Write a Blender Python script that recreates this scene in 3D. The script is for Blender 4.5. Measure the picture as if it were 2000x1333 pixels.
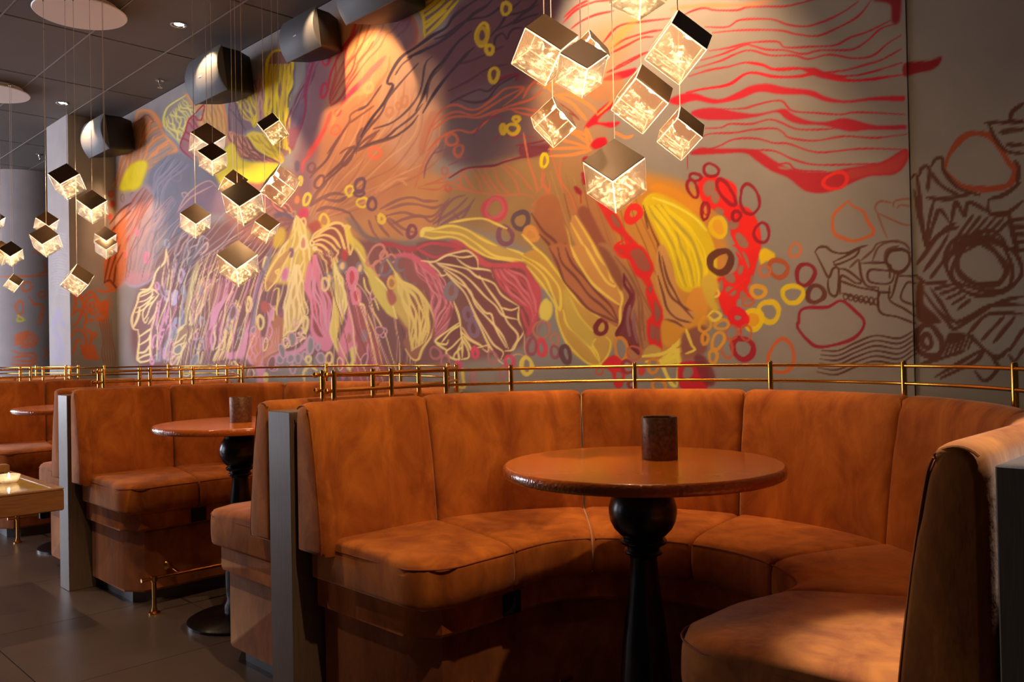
import bpy, bmesh, math, random
import numpy as np
from mathutils import Vector, Matrix

for _o in list(bpy.data.objects):
    bpy.data.objects.remove(_o)
random.seed(7)
SC = bpy.context.scene
COL = SC.collection
PI = math.pi

# ------------------------------------------------------------------ camera
H = 1.02                      # eye height
FPX, PITCH, YAW, ROLL = 1628.0, 0.0106, 0.7843, -0.0195
_F = np.array([-math.sin(YAW) * math.cos(PITCH), math.cos(YAW) * math.cos(PITCH), math.sin(PITCH)])
_R = np.array([math.cos(YAW), math.sin(YAW), 0.0])
_U = np.cross(_R, _F)
_R, _U = _R * math.cos(ROLL) + _U * math.sin(ROLL), -_R * math.sin(ROLL) + _U * math.cos(ROLL)
cam_d = bpy.data.cameras.new('camera')
cam_d.sensor_width = 36.0
cam_d.lens = FPX / 2000.0 * 36.0
cam_d.clip_start = 0.05
cam = bpy.data.objects.new('camera', cam_d)
COL.objects.link(cam)
cam.matrix_world = Matrix(((_R[0], _U[0], -_F[0], 0), (_R[1], _U[1], -_F[1], 0), (_R[2], _U[2], -_F[2], H), (0, 0, 0, 1)))
SC.camera = cam


def ray(x, y):
    return _F + _R * (x - 1000.0) / FPX - _U * (y - 666.5) / FPX


def on_y(x, y, Y):
    d = ray(x, y)
    return Vector(d * (Y / d[1]) + np.array([0, 0, H]))


def on_z(x, y, Z):
    d = ray(x, y)
    return Vector(d * ((Z - H) / d[2]) + np.array([0, 0, H]))


def at_depth(x, y, dep):
    return Vector(ray(x, y) * dep + np.array([0, 0, H]))


def to_px(P):
    """world points (N,3) -> photo pixels"""
    d = P - np.array([0, 0, H])
    z = d @ _F
    return 1000.0 + FPX * (d @ _R) / z, 666.5 - FPX * (d @ _U) / z


# ------------------------------------------------------------------ world, daylight, exposure
SC.view_settings.view_transform = 'Standard'
SC.view_settings.look = 'None'
SC.view_settings.gamma = 1.0
SC.view_settings.use_curve_mapping = False
SC.view_settings.exposure = 0.0
w = bpy.data.worlds.new('world')
SC.world = w
w.use_nodes = True
bg = w.node_tree.nodes['Background']
bg.inputs[0].default_value = (0.62, 0.62, 0.75, 1)
bg.inputs[1].default_value = 0.028


def area_light(name, loc, target, sx, sy, power, color):
    l = bpy.data.lights.new(name, 'AREA')
    l.shape = 'RECTANGLE'
    l.size, l.size_y = sx, sy
    l.energy = power
    l.color = color
    o = bpy.data.objects.new(name, l)
    COL.objects.link(o)
    o.location = loc
    o.rotation_euler = (Vector(target) - Vector(loc)).to_track_quat('-Z', 'Y').to_euler()
    return o


# the windows on the street side of the aisle, behind and left of the camera
fw = area_light('window_daylight', (-9.4, -4.2, 1.7), (-9.2, 2.5, 1.5), 4.0, 2.4, 190.0, (0.82, 0.80, 1.0))
fw.data.spread = math.radians(104)
area_light('end_window_daylight', (-12.7, -1.2, 1.7), (-6.0, 0.5, 2.6), 4.0, 2.4, 400.0, (0.84, 0.88, 1.0))


# ------------------------------------------------------------------ helpers
def s2l(c):
    return c / 12.92 if c <= 0.04045 else ((c + 0.055) / 1.055) ** 2.4


def hexc(h):
    h = h.lstrip('#')
    return tuple(s2l(int(h[i:i + 2], 16) / 255.0) for i in (0, 2, 4))


def link(o, parent=None):
    COL.objects.link(o)
    if parent is not None:
        o.parent = parent
    return o


def tag(o, label=None, cat=None, group=None, kind=None):
    if label:
        o['label'] = label
    if cat:
        o['category'] = cat
    if group:
        o['group'] = group
    if kind:
        o['kind'] = kind
    return o


def empty(name, loc=(0, 0, 0), rz=0.0):
    o = bpy.data.objects.new(name, None)
    o.empty_display_size = 0.1
    o.location = loc
    o.rotation_euler = (0, 0, rz)
    return link(o)


def mesh(name, verts, faces, mat, parent=None, smooth=False, angle=None):
    me = bpy.data.meshes.new(name)
    me.from_pydata([tuple(v) for v in verts], [], faces)
    me.update()
    if isinstance(mat, (list, tuple)):
        for m in mat:
            me.materials.append(m)
    else:
        me.materials.append(mat)
    bm = bmesh.new()
    bm.from_mesh(me)
    bmesh.ops.recalc_face_normals(bm, faces=bm.faces)
    if smooth:
        for f in bm.faces:
            f.smooth = True
        lim = math.radians(angle or 40)
        for e in bm.edges:
            if len(e.link_faces) == 2 and e.calc_face_angle(0) > lim:
                e.smooth = False
    bm.to_mesh(me)
    bm.free()
    return link(bpy.data.objects.new(name, me), parent)


class MB:
    """collects vertices and faces for one mesh"""
    def __init__(s):
        s.v, s.f = [], []

    def box(s, a, b):
        n = len(s.v)
        (x0, y0, z0), (x1, y1, z1) = a, b
        s.v += [(x0, y0, z0), (x1, y0, z0), (x1, y1, z0), (x0, y1, z0), (x0, y0, z1), (x1, y0, z1), (x1, y1, z1), (x0, y1, z1)]
        s.f += [tuple(n + i for i in q) for q in ((0, 3, 2, 1), (4, 5, 6, 7), (0, 1, 5, 4), (1, 2, 6, 5), (2, 3, 7, 6), (3, 0, 4, 7))]
        return s

    def tube(s, pts, r, n=8, caps=True):
        pts = [Vector(p) for p in pts]
        base = len(s.v)
        prev = None
        for i, p in enumerate(pts):
            d = (pts[min(i + 1, len(pts) - 1)] - pts[max(i - 1, 0)]).normalized()
            u = Vector((0, 0, 1)).cross(d) if abs(d.z) < 0.95 else Vector((1, 0, 0)).cross(d)
            if prev is not None and u.dot(prev) < 0:
                u = -u
            u.normalize()
            prev = u
            v = d.cross(u)
            rr = r[i] if isinstance(r, (list, tuple)) else r
            for k in range(n):
                a = 2 * PI * k / n
                s.v.append(p + u * (rr * math.cos(a)) + v * (rr * math.sin(a)))
        for i in range(len(pts) - 1):
            for k in range(n):
                a, b = base + i * n + k, base + i * n + (k + 1) % n
                s.f.append((a, b, b + n, a + n))
        if caps:
            s.f.append(tuple(base + k for k in range(n))[::-1])
            s.f.append(tuple(base + (len(pts) - 1) * n + k for k in range(n)))
        return s

    def lathe(s, prof, c=(0, 0, 0), n=48, close=False):
        base = len(s.v)
        for r, z in prof:
            for k in range(n):
                a = 2 * PI * k / n
                s.v.append((c[0] + r * math.cos(a), c[1] + r * math.sin(a), c[2] + z))
        m = len(prof)
        for i in range(m - 1 if not close else m):
            for k in range(n):
                a, b = base + i * n + k, base + i * n + (k + 1) % n
                j = ((i + 1) % m) * n - i * n
                s.f.append((a, b, b + j, a + j))
        if not close:
            s.f.append(tuple(base + k for k in range(n))[::-1])
            s.f.append(tuple(base + (m - 1) * n + k for k in range(n)))
        return s

    def sweep(s, rings, caps=True):
        """rings: equally long closed loops of points"""
        base = len(s.v)
        n = len(rings[0])
        for r in rings:
            s.v += [tuple(p) for p in r]
        for i in range(len(rings) - 1):
            for k in range(n):
                a, b = base + i * n + k, base + i * n + (k + 1) % n
                s.f.append((a, b, b + n, a + n))
        if caps:
            s.f.append(tuple(base + k for k in range(n)))
            s.f.append(tuple(base + (len(rings) - 1) * n + k for k in range(n))[::-1])
        return s

    def build(s, name, mat, parent=None, smooth=False, angle=None):
        return mesh(name, s.v, s.f, mat, parent, smooth, angle)


def bevel_box(name, a, b, mat, parent=None, w=0.004, seg=2):
    bm = bmesh.new()
    bmesh.ops.create_cube(bm, size=1.0)
    for v in bm.verts:
        v.co = Vector(((a[i] + b[i]) / 2 + v.co[i] * (b[i] - a[i]) for i in range(3)))
    bmesh.ops.bevel(bm, geom=bm.edges[:], offset=w, segments=seg, affect='EDGES')
    me = bpy.data.meshes.new(name)
    bm.to_mesh(me)
    bm.free()
    me.materials.append(mat)
    return link(bpy.data.objects.new(name, me), parent)


# ------------------------------------------------------------------ materials
def new_mat(name):
    m = bpy.data.materials.new(name)
    m.use_nodes = True
    nt = m.node_tree
    p = nt.nodes['Principled BSDF']
    return m, nt, p


def simple(name, col, rough=0.5, metal=0.0, noise=0.0, nscale=20.0, bump=0.0, bscale=200.0, stretch=None, **kw):
    m, nt, p = new_mat(name)
    col = hexc(col) if isinstance(col, str) else col
    p.inputs['Base Color'].default_value = (*col, 1)
    p.inputs['Roughness'].default_value = rough
    p.inputs['Metallic'].default_value = metal
    for k, v in kw.items():
        p.inputs[k.replace('_', ' ')].default_value = v
    if noise or bump:
        tc = nt.nodes.new('ShaderNodeTexCoord')
        mp = nt.nodes.new('ShaderNodeMapping')
        if stretch:
            mp.inputs['Scale'].default_value = stretch
        nt.links.new(tc.outputs['Object'], mp.inputs[0])
    if noise:
        n = nt.nodes.new('ShaderNodeTexNoise')
        n.inputs['Scale'].default_value = nscale
        n.inputs['Detail'].default_value = 6
        nt.links.new(mp.outputs[0], n.inputs['Vector'])
        mr = nt.nodes.new('ShaderNodeMapRange')
        mr.inputs[1].default_value, mr.inputs[2].default_value = 0.3, 0.7
        mr.inputs[3].default_value, mr.inputs[4].default_value = 1 - noise, 1 + noise
        nt.links.new(n.outputs['Fac'], mr.inputs[0])
        mx = nt.nodes.new('ShaderNodeVectorMath')
        mx.operation = 'SCALE'
        mx.inputs[0].default_value = col
        nt.links.new(mr.outputs[0], mx.inputs['Scale'])
        nt.links.new(mx.outputs[0], p.inputs['Base Color'])
    if bump:
        n2 = nt.nodes.new('ShaderNodeTexNoise')
        n2.inputs['Scale'].default_value = bscale
        n2.inputs['Detail'].default_value = 4
        nt.links.new(mp.outputs[0], n2.inputs['Vector'])
        b = nt.nodes.new('ShaderNodeBump')
        b.inputs['Strength'].default_value = bump
        b.inputs['Distance'].default_value = 0.002
        nt.links.new(n2.outputs['Fac'], b.inputs['Height'])
        nt.links.new(b.outputs[0], p.inputs['Normal'])
    return m


def velvet_mat(name, col, dark):
    m, nt, p = new_mat(name)
    tc = nt.nodes.new('ShaderNodeTexCoord')
    mp = nt.nodes.new('ShaderNodeMapping')
    mp.inputs['Scale'].default_value = (1, 1, 0.55)
    nt.links.new(tc.outputs['Object'], mp.inputs[0])
    n1 = nt.nodes.new('ShaderNodeTexNoise')
    n1.inputs['Scale'].default_value = 9
    n1.inputs['Detail'].default_value = 8
    n1.inputs['Roughness'].default_value = 0.62
    n1.inputs['Distortion'].default_value = 0.6
    nt.links.new(mp.outputs[0], n1.inputs['Vector'])
    cr = nt.nodes.new('ShaderNodeValToRGB')
    cr.color_ramp.elements[0].position = 0.34
    cr.color_ramp.elements[0].color = (*hexc(dark), 1)
    cr.color_ramp.elements[1].position = 0.66
    cr.color_ramp.elements[1].color = (*hexc(col), 1)
    nt.links.new(n1.outputs['Fac'], cr.inputs[0])
    nt.links.new(cr.outputs[0], p.inputs['Base Color'])
    p.inputs['Roughness'].default_value = 0.85
    p.inputs['Specular IOR Level'].default_value = 0.25
    p.inputs['Sheen Weight'].default_value = 0.5
    p.inputs['Sheen Roughness'].default_value = 0.35
    p.inputs['Sheen Tint'].default_value = (1.0, 0.66, 0.42, 1)
    n2 = nt.nodes.new('ShaderNodeTexNoise')
    n2.inputs['Scale'].default_value = 34
    n2.inputs['Detail'].default_value = 5
    nt.links.new(mp.outputs[0], n2.inputs['Vector'])
    b = nt.nodes.new('ShaderNodeBump')
    b.inputs['Strength'].default_value = 0.25
    b.inputs['Distance'].default_value = 0.006
    nt.links.new(n2.outputs['Fac'], b.inputs['Height'])
    nt.links.new(b.outputs[0], p.inputs['Normal'])
    return m


def glass_mat():
    m, nt, p = new_mat('clear_glass')
    out = nt.nodes['Material Output']
    nt.nodes.remove(p)
    gl = nt.nodes.new('ShaderNodeBsdfGlass')
    gl.inputs['IOR'].default_value = 1.45
    gl.inputs['Roughness'].default_value = 0.0
    gl.inputs['Color'].default_value = (1.0, 0.95, 0.86, 1)
    tr = nt.nodes.new('ShaderNodeBsdfTransparent')
    tr.inputs['Color'].default_value = (1.0, 0.97, 0.9, 1)
    mx = nt.nodes.new('ShaderNodeMixShader')
    mx.inputs[0].default_value = 0.6
    tc = nt.nodes.new('ShaderNodeTexCoord')
    n = nt.nodes.new('ShaderNodeTexNoise')
    n.inputs['Scale'].default_value = 45
    n.inputs['Detail'].default_value = 2
    nt.links.new(tc.outputs['Object'], n.inputs['Vector'])
    b = nt.nodes.new('ShaderNodeBump')
    b.inputs['Strength'].default_value = 0.35
    b.inputs['Distance'].default_value = 0.01
    nt.links.new(n.outputs['Fac'], b.inputs['Height'])
    nt.links.new(b.outputs[0], gl.inputs['Normal'])
    nt.links.new(tr.outputs[0], mx.inputs[1])
    nt.links.new(gl.outputs[0], mx.inputs[2])
    nt.links.new(mx.outputs[0], out.inputs['Surface'])
    return m


def frost_mat(name, fac, col=(1, 0.93, 0.8), patch=False):
    """glass with white scatter imitating lit edges and caustics: lets light through and scatters some of it"""
    m, nt, p = new_mat(name)
    out = nt.nodes['Material Output']
    nt.nodes.remove(p)
    tr = nt.nodes.new('ShaderNodeBsdfTransparent')
    tl = nt.nodes.new('ShaderNodeBsdfTranslucent')
    tl.inputs['Color'].default_value = (*col, 1)
    df = nt.nodes.new('ShaderNodeBsdfDiffuse')
    df.inputs['Color'].default_value = (*col, 1)
    ad = nt.nodes.new('ShaderNodeMixShader')
    mx = nt.nodes.new('ShaderNodeMixShader')
    mx.inputs[0].default_value = fac
    nt.links.new(tl.outputs[0], ad.inputs[1])
    nt.links.new(df.outputs[0], ad.inputs[2])
    if patch:
        tc = nt.nodes.new('ShaderNodeTexCoord')
        n = nt.nodes.new('ShaderNodeTexNoise')
        n.inputs['Scale'].default_value = 5.5
        n.inputs['Detail'].default_value = 5
        n.inputs['Distortion'].default_value = 1.2
        nt.links.new(tc.outputs['Object'], n.inputs['Vector'])
        mr = nt.nodes.new('ShaderNodeMapRange')
        mr.inputs[1].default_value, mr.inputs[2].default_value = 0.5, 0.66
        mr.inputs[3].default_value, mr.inputs[4].default_value = 0.0, fac
        nt.links.new(n.outputs['Fac'], mr.inputs[0])
        nt.links.new(mr.outputs[0], mx.inputs[0])
    nt.links.new(tr.outputs[0], mx.inputs[1])
    nt.links.new(ad.outputs[0], mx.inputs[2])
    nt.links.new(mx.outputs[0], out.inputs['Surface'])
    return m


def emit_mat(name, col, strength):
    m, nt, p = new_mat(name)
    p.inputs['Base Color'].default_value = (0.9, 0.9, 0.9, 1)
    p.inputs['Emission Color'].default_value = (*col, 1)
    p.inputs['Emission Strength'].default_value = strength
    return m


def paint_mat(name, rough=0.7):
    m, nt, p = new_mat(name)
    at = nt.nodes.new('ShaderNodeAttribute')
    at.attribute_name = 'paint'
    tc = nt.nodes.new('ShaderNodeTexCoord')
    n = nt.nodes.new('ShaderNodeTexNoise')
    n.inputs['Scale'].default_value = 6
    n.inputs['Detail'].default_value = 8
    nt.links.new(tc.outputs['Object'], n.inputs['Vector'])
    mr = nt.nodes.new('ShaderNodeMapRange')
    mr.inputs[1].default_value, mr.inputs[2].default_value = 0.3, 0.7
    mr.inputs[3].default_value, mr.inputs[4].default_value = 0.93, 1.07
    nt.links.new(n.outputs['Fac'], mr.inputs[0])
    mx = nt.nodes.new('ShaderNodeVectorMath')
    mx.operation = 'SCALE'
    nt.links.new(at.outputs['Color'], mx.inputs[0])
    nt.links.new(mr.outputs[0], mx.inputs['Scale'])
    nt.links.new(mx.outputs[0], p.inputs['Base Color'])
    p.inputs['Roughness'].default_value = rough
    p.inputs['Specular IOR Level'].default_value = 0.3
    return m


def hammered(name, col):
    m, nt, p = new_mat(name)
    p.inputs['Base Color'].default_value = (*hexc(col), 1)
    p.inputs['Roughness'].default_value = 0.14
    p.inputs['Coat Weight'].default_value = 0.5
    p.inputs['Coat Roughness'].default_value = 0.08
    tc = nt.nodes.new('ShaderNodeTexCoord')
    v = nt.nodes.new('ShaderNodeTexVoronoi')
    v.inputs['Scale'].default_value = 130
    nt.links.new(tc.outputs['Object'], v.inputs['Vector'])
    b = nt.nodes.new('ShaderNodeBump')
    b.inputs['Strength'].default_value = 0.4
    b.inputs['Distance'].default_value = 0.003
    nt.links.new(v.outputs['Distance'], b.inputs['Height'])
    nt.links.new(b.outputs[0], p.inputs['Normal'])
    return m


M = dict(
    velvet=velvet_mat('orange_velvet', '#c26d23', '#8c4212'),
    velvet_cool_lit=velvet_mat('orange_velvet_base', '#a86030', '#7a4220'),  # same velvet, with the cool aisle light mixed into its colour
    piping=simple('velvet_piping', '#8a3d12', 0.8),
    wood=simple('dark_stained_wood', '#64503f', 0.42, noise=0.18, nscale=12, stretch=(30, 30, 1.2)),
    plinth=simple('grey_plinth', '#5d5856', 0.4),
    brass=simple('polished_brass', '#e0a040', 0.17, 1.0),
    tabletop=simple('orange_lacquer', '#c86a1c', 0.22, noise=0.05, nscale=5, Coat_Weight=0.2, Coat_Roughness=0.1),
    tableedge=hammered('hammered_lacquer_edge', '#b4581c'),
    black=simple('black_lacquered_wood', '#0c0a0a', 0.26),
    cup=simple('bronze_cup', '#6e4a32', 0.4, 0.5, noise=0.45, nscale=110, bump=0.5, bscale=160),
    cup_in=simple('cup_inside', '#120c09', 0.6),
    tile=simple('ceiling_tile_grey', '#5f5750', 0.62, noise=0.06, nscale=3),
    tilegap=simple('ceiling_void', '#15110f', 0.8),
    tbar=simple('ceiling_trim', '#8a827c', 0.45),
    speaker=simple('speaker_grille', '#4c4c4e', 0.6, 0.0),
    speaker_black=simple('speaker_side', '#0d0c0c', 0.55),
    mark=simple('white_print', '#e8e8e8', 0.4),
    canopy=simple('white_enamel', '#e6dcd2', 0.45),
    cord=simple('clear_cord', '#c8b8a8', 0.4),
    cap=simple('bronzed_metal_plate', '#4e3824', 0.45, 0.4, noise=0.15, nscale=60),
    glass=glass_mat(),
    edge=frost_mat('glass_edge_highlight', 0.42),  # whitish scatter stands in for the bright refracted outline of clear glass
    ripple=frost_mat('bubbled_glass_caustics', 0.42, patch=True),  # wavy glass layer, its white patches imitate caustic light
    led=emit_mat('led_glow', (1.0, 0.70, 0.38), 2100.0),
    spotglow=emit_mat('spot_glow', (1.0, 0.83, 0.58), 30.0),
    chrome=simple('chrome', '#c8c2ba', 0.15, 1.0),
    floor=simple('slate_tile', '#5a4a40', 0.36, noise=0.12, nscale=5, bump=0.15, bscale=60),
    grout=simple('grout', '#1c1613', 0.8),
    oak=simple('oak_wood', '#a0703c', 0.4, noise=0.2, nscale=8, stretch=(2, 20, 20)),
    oak_dark=simple('oak_apron', '#8a5830', 0.45, noise=0.2, nscale=8, stretch=(20, 2, 20)),
    sheetglass=simple('table_glass', '#c8a860', 0.05, noise=0.06, nscale=20),
    flame=emit_mat('flame', (1.0, 0.72, 0.38), 60.0),
    paint=paint_mat('wall_paint'),
)


# ------------------------------------------------------------------ the mural: spray paint laid on the wall, stroke by stroke
CX0, CY0, CW, CH = -80, -170, 2260, 980
PAPER = np.array([0x92, 0x8a, 0x84]) / 255.0
cv = np.empty((CH, CW, 3), np.float32)
cv[:] = PAPER
rng = np.random.default_rng(5)
TT = [0.0, 0.0, 1.0]


def T(ox, oy, s=1.0):
    TT[:] = [ox, oy, s]


def tp(pts):
    return [(TT[0] + x / TT[2] - CX0, TT[1] + y / TT[2] - CY0) for x, y in pts]


def rgb(h):
    h = h.lstrip('#')
    return np.array([int(h[i:i + 2], 16) / 255.0 for i in (0, 2, 4)], np.float32)


def spline(p, step=4.0, closed=False):
    p = [np.array(q, float) for q in p]
    if len(p) < 3:
        n = max(2, int(np.hypot(*(p[1] - p[0])) / step))
        return [p[0] + (p[1] - p[0]) * t for t in np.linspace(0, 1, n + 1)]
    q = [p[-1]] + p + [p[0], p[1]] if closed else [2 * p[0] - p[1]] + p + [2 * p[-1] - p[-2]]
    out = []
    for i in range(1, len(q) - 2):
        a, b, c, d = q[i - 1], q[i], q[i + 1], q[i + 2]
        n = max(1, int(np.hypot(*(c - b)) / step))
        for t in np.arange(n) / n:
            out.append(0.5 * (2 * b + (c - a) * t + (2 * a - 5 * b + 4 * c - d) * t * t + (3 * b - a - 3 * c + d) * t ** 3))
    out.append(q[-2])
    return out


def _ink(al, x0, y0, col, alpha):
    h, wd = al.shape
    ax, ay = max(0, x0), max(0, y0)
    bx, by = min(CW, x0 + wd), min(CH, y0 + h)
    if bx <= ax or by <= ay:
        return
    a = (al[ay - y0:by - y0, ax - x0:bx - x0] * alpha)[..., None]
    cv[ay:by, ax:bx] = cv[ay:by, ax:bx] * (1 - a) + col * a


def _line(p, col, wd, soft=1.3, alpha=1.0, taper=True):
    """p: dense canvas polyline, wd: width in photo pixels"""
    p = np.array(p)
    m = wd / 2 + soft + 2
    x0, y0 = int(p[:, 0].min() - m), int(p[:, 1].min() - m)
    x1, y1 = int(p[:, 0].max() + m) + 1, int(p[:, 1].max() + m) + 1
    if x1 < 0 or y1 < 0 or x0 > CW or y0 > CH:
        return
    al = np.zeros((y1 - y0, x1 - x0), np.float32)
    n = len(p) - 1
    ph = rng.uniform(0, 6)
    for i in range(n):
        a, b = p[i], p[i + 1]
        t = (i + 0.5) / n
        k = 1 + 0.16 * math.sin(ph + i * 0.35)
        if taper:
            k *= min(1.0, 0.45 + 4 * min(t, 1 - t))
        r = wd / 2 * k
        e = r + soft + 1
        ux0, uy0 = int(min(a[0], b[0]) - e) - x0, int(min(a[1], b[1]) - e) - y0
        ux1, uy1 = int(max(a[0], b[0]) + e) + 2 - x0, int(max(a[1], b[1]) + e) + 2 - y0
        ux0, uy0 = max(0, ux0), max(0, uy0)
        Y, X = np.mgrid[uy0 + y0:uy1 + y0, ux0 + x0:ux1 + x0]
        d = b - a
        L = d @ d + 1e-9
        tt = np.clip(((X - a[0]) * d[0] + (Y - a[1]) * d[1]) / L, 0, 1)
        ds = np.hypot(X - a[0] - tt * d[0], Y - a[1] - tt * d[1])
        v = np.clip((r - ds) / soft + 0.5, 0, 1)
        s = al[uy0:uy1, ux0:ux1]
        np.maximum(s, v[:s.shape[0], :s.shape[1]], out=s)
    _ink(al, x0, y0, col, alpha)


def st(pts, col, wd=4.0, soft=1.3, alpha=0.95, taper=True):
    _line(spline(tp(pts)), rgb(col), wd * 0.9, soft, alpha, taper)


def lines(col, wd, *ls, **kw):
    for l in ls:
        st(l, col, wd, **kw)


def poly(pts, col, alpha=1.0, soft=3, curved=True):
    p = tp(pts)
    if curved:
        p = spline(p, 6.0, True)
    p = np.array(p)
    m = soft * 2 + 3
    x0, y0 = int(p[:, 0].min() - m), int(p[:, 1].min() - m)
    x1, y1 = int(p[:, 0].max() + m) + 1, int(p[:, 1].max() + m) + 1
    Y, X = np.mgrid[y0:y1, x0:x1]
    ins = np.zeros(X.shape, bool)
    j = len(p) - 1
    for i in range(len(p)):
        (xi, yi), (xj, yj) = p[i], p[j]
        if yi != yj:
            c = (yi > Y) != (yj > Y)
            ins ^= c & (X < (xj - xi) * (Y - yi) / (yj - yi) + xi)
        j = i
    al = ins.astype(np.float32)
    for _ in range(2):
        for ax in (0, 1):
            s = int(max(1, round(soft * 0.4)))
            c = np.cumsum(np.pad(al, [(s + 1, s) if a == ax else (0, 0) for a in (0, 1)]), axis=ax)
            k = 2 * s + 1
            al = (c[k:] - c[:-k]) / k if ax == 0 else (c[:, k:] - c[:, :-k]) / k
    _ink(al, x0, y0, rgb(col), alpha)


def resamp(p, n):
    p = np.array(spline(p, 3.0))
    s = np.concatenate([[0], np.cumsum(np.hypot(*np.diff(p, axis=0).T))])
    t = np.linspace(0, s[-1], n)
    return np.stack([np.interp(t, s, p[:, 0]), np.interp(t, s, p[:, 1])], 1)


def fan(A, B, n, cols, wd=3.0, wob=2.5, edge=True, alpha=0.92, soft=1.2):
    """n wavy veins between two edge curves"""
    a, b = resamp(tp(A), 30), resamp(tp(B), 30)
    cols = cols if isinstance(cols, (list, tuple)) else [cols]
    n, wd = int(round(n * 1.3)), wd * 0.85
    ks = np.linspace(0, 1, n) if edge else np.linspace(0, 1, n + 2)[1:-1]
    u = np.linspace(0, 1, 30)
    for i, k in enumerate(ks):
        q = a * (1 - k) + b * k
        f1, f2, p1, p2 = rng.uniform(5, 11), rng.uniform(12, 22), rng.uniform(0, 6), rng.uniform(0, 6)
        off = wob * (np.sin(f1 * u + p1) + 0.5 * np.sin(f2 * u + p2)) * np.sin(PI * u) ** 0.5
        d = np.gradient(q, axis=0)
        nrm = np.stack([-d[:, 1], d[:, 0]], 1) / (np.hypot(*d.T)[:, None] + 1e-6)
        q = q + nrm * off[:, None]
        _line(spline([tuple(x) for x in q], 4.0), rgb(cols[i % len(cols)]), wd * rng.uniform(0.75, 1.25), soft, alpha)


def petal(A, B, fill, n, cols, wd=3.0, wob=2.5, falpha=1.0, outline=None, ow=4.0, soft=3):
    poly(list(A) + list(B)[::-1], fill, falpha, soft, curved=False)
    if n:
        fan(A, B, n, cols, wd, wob, edge=False)
    if outline:
        st(A, outline, ow)
        st(B, outline, ow)


def ring(cx, cy, rx, ry, col, wd=5.0, rot=0.0, fill=None, wob=0.1, soft=1.3, alpha=0.95):
    k = 10
    ph = rng.uniform(0, 6)
    pts = []
    for i in range(k):
        a = 2 * PI * i / k
        r = 1 + wob * math.sin(2 * a + ph) + wob * 0.6 * math.sin(3 * a + 2 * ph)
        x, y = rx * r * math.cos(a), ry * r * math.sin(a)
        pts.append((cx + x * math.cos(rot) - y * math.sin(rot), cy + x * math.sin(rot) + y * math.cos(rot)))
    if fill:
        poly(pts, fill, 0.95, 2)
    if wd:
        _line(spline(tp(pts), 3.0, True), rgb(col), wd, soft, alpha, False)


def rings(col, wd, *ls, **kw):
    for l in ls:
        ring(l[0], l[1], l[2], l[3], col, wd, l[4] if len(l) > 4 else 0.0, **kw)


CREAM, LEMON, YEL = '#f2dc9a', '#e9d968', '#f3d800'
PINK, ROSE, MAUVE, PLUM = '#dd9cb4', '#cf5468', '#8f6870', '#5d3238'
RED, SCAR, CRIM, MAR = '#d00a24', '#f4261c', '#a80d2a', '#701e22'
ORA, DORA, OCH, SALM = '#f0924a', '#d8683a', '#d6a048', '#dc9474'
SLATE, LILAC, BRN, DBRN = '#858494', '#c8b8d4', '#7a4432', '#4c2a1c'

# --- broad fields of colour
T(0, 0)
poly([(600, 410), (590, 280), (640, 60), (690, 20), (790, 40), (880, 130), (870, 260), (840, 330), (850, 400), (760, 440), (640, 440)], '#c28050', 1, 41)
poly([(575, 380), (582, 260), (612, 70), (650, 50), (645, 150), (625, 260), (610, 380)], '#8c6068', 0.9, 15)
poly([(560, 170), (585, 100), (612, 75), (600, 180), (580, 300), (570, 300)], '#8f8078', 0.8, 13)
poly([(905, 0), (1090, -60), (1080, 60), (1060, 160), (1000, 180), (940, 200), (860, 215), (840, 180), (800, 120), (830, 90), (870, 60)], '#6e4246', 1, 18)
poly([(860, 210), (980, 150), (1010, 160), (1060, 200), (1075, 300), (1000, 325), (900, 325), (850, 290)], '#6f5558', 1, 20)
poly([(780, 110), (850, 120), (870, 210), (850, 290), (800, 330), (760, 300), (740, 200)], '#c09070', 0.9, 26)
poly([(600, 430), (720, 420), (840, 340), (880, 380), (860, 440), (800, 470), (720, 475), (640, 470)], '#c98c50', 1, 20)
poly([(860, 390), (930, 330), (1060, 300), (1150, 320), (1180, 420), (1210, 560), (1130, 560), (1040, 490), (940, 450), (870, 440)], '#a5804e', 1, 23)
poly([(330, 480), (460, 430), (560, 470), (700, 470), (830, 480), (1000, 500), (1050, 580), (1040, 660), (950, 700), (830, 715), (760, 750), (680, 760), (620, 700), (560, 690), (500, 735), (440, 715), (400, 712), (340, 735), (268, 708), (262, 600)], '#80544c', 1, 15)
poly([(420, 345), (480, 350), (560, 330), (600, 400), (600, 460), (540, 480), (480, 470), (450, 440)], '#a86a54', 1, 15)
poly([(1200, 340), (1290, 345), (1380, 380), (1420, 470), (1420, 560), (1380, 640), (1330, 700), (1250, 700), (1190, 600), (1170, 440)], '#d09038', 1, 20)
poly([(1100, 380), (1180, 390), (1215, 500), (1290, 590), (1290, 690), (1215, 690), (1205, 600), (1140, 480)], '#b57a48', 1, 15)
poly([(1050, 150), (1160, 60), (1250, 40), (1180, 200), (1200, 300), (1110, 330), (1050, 260)], '#b5845a', 0.7, 36)

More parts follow.
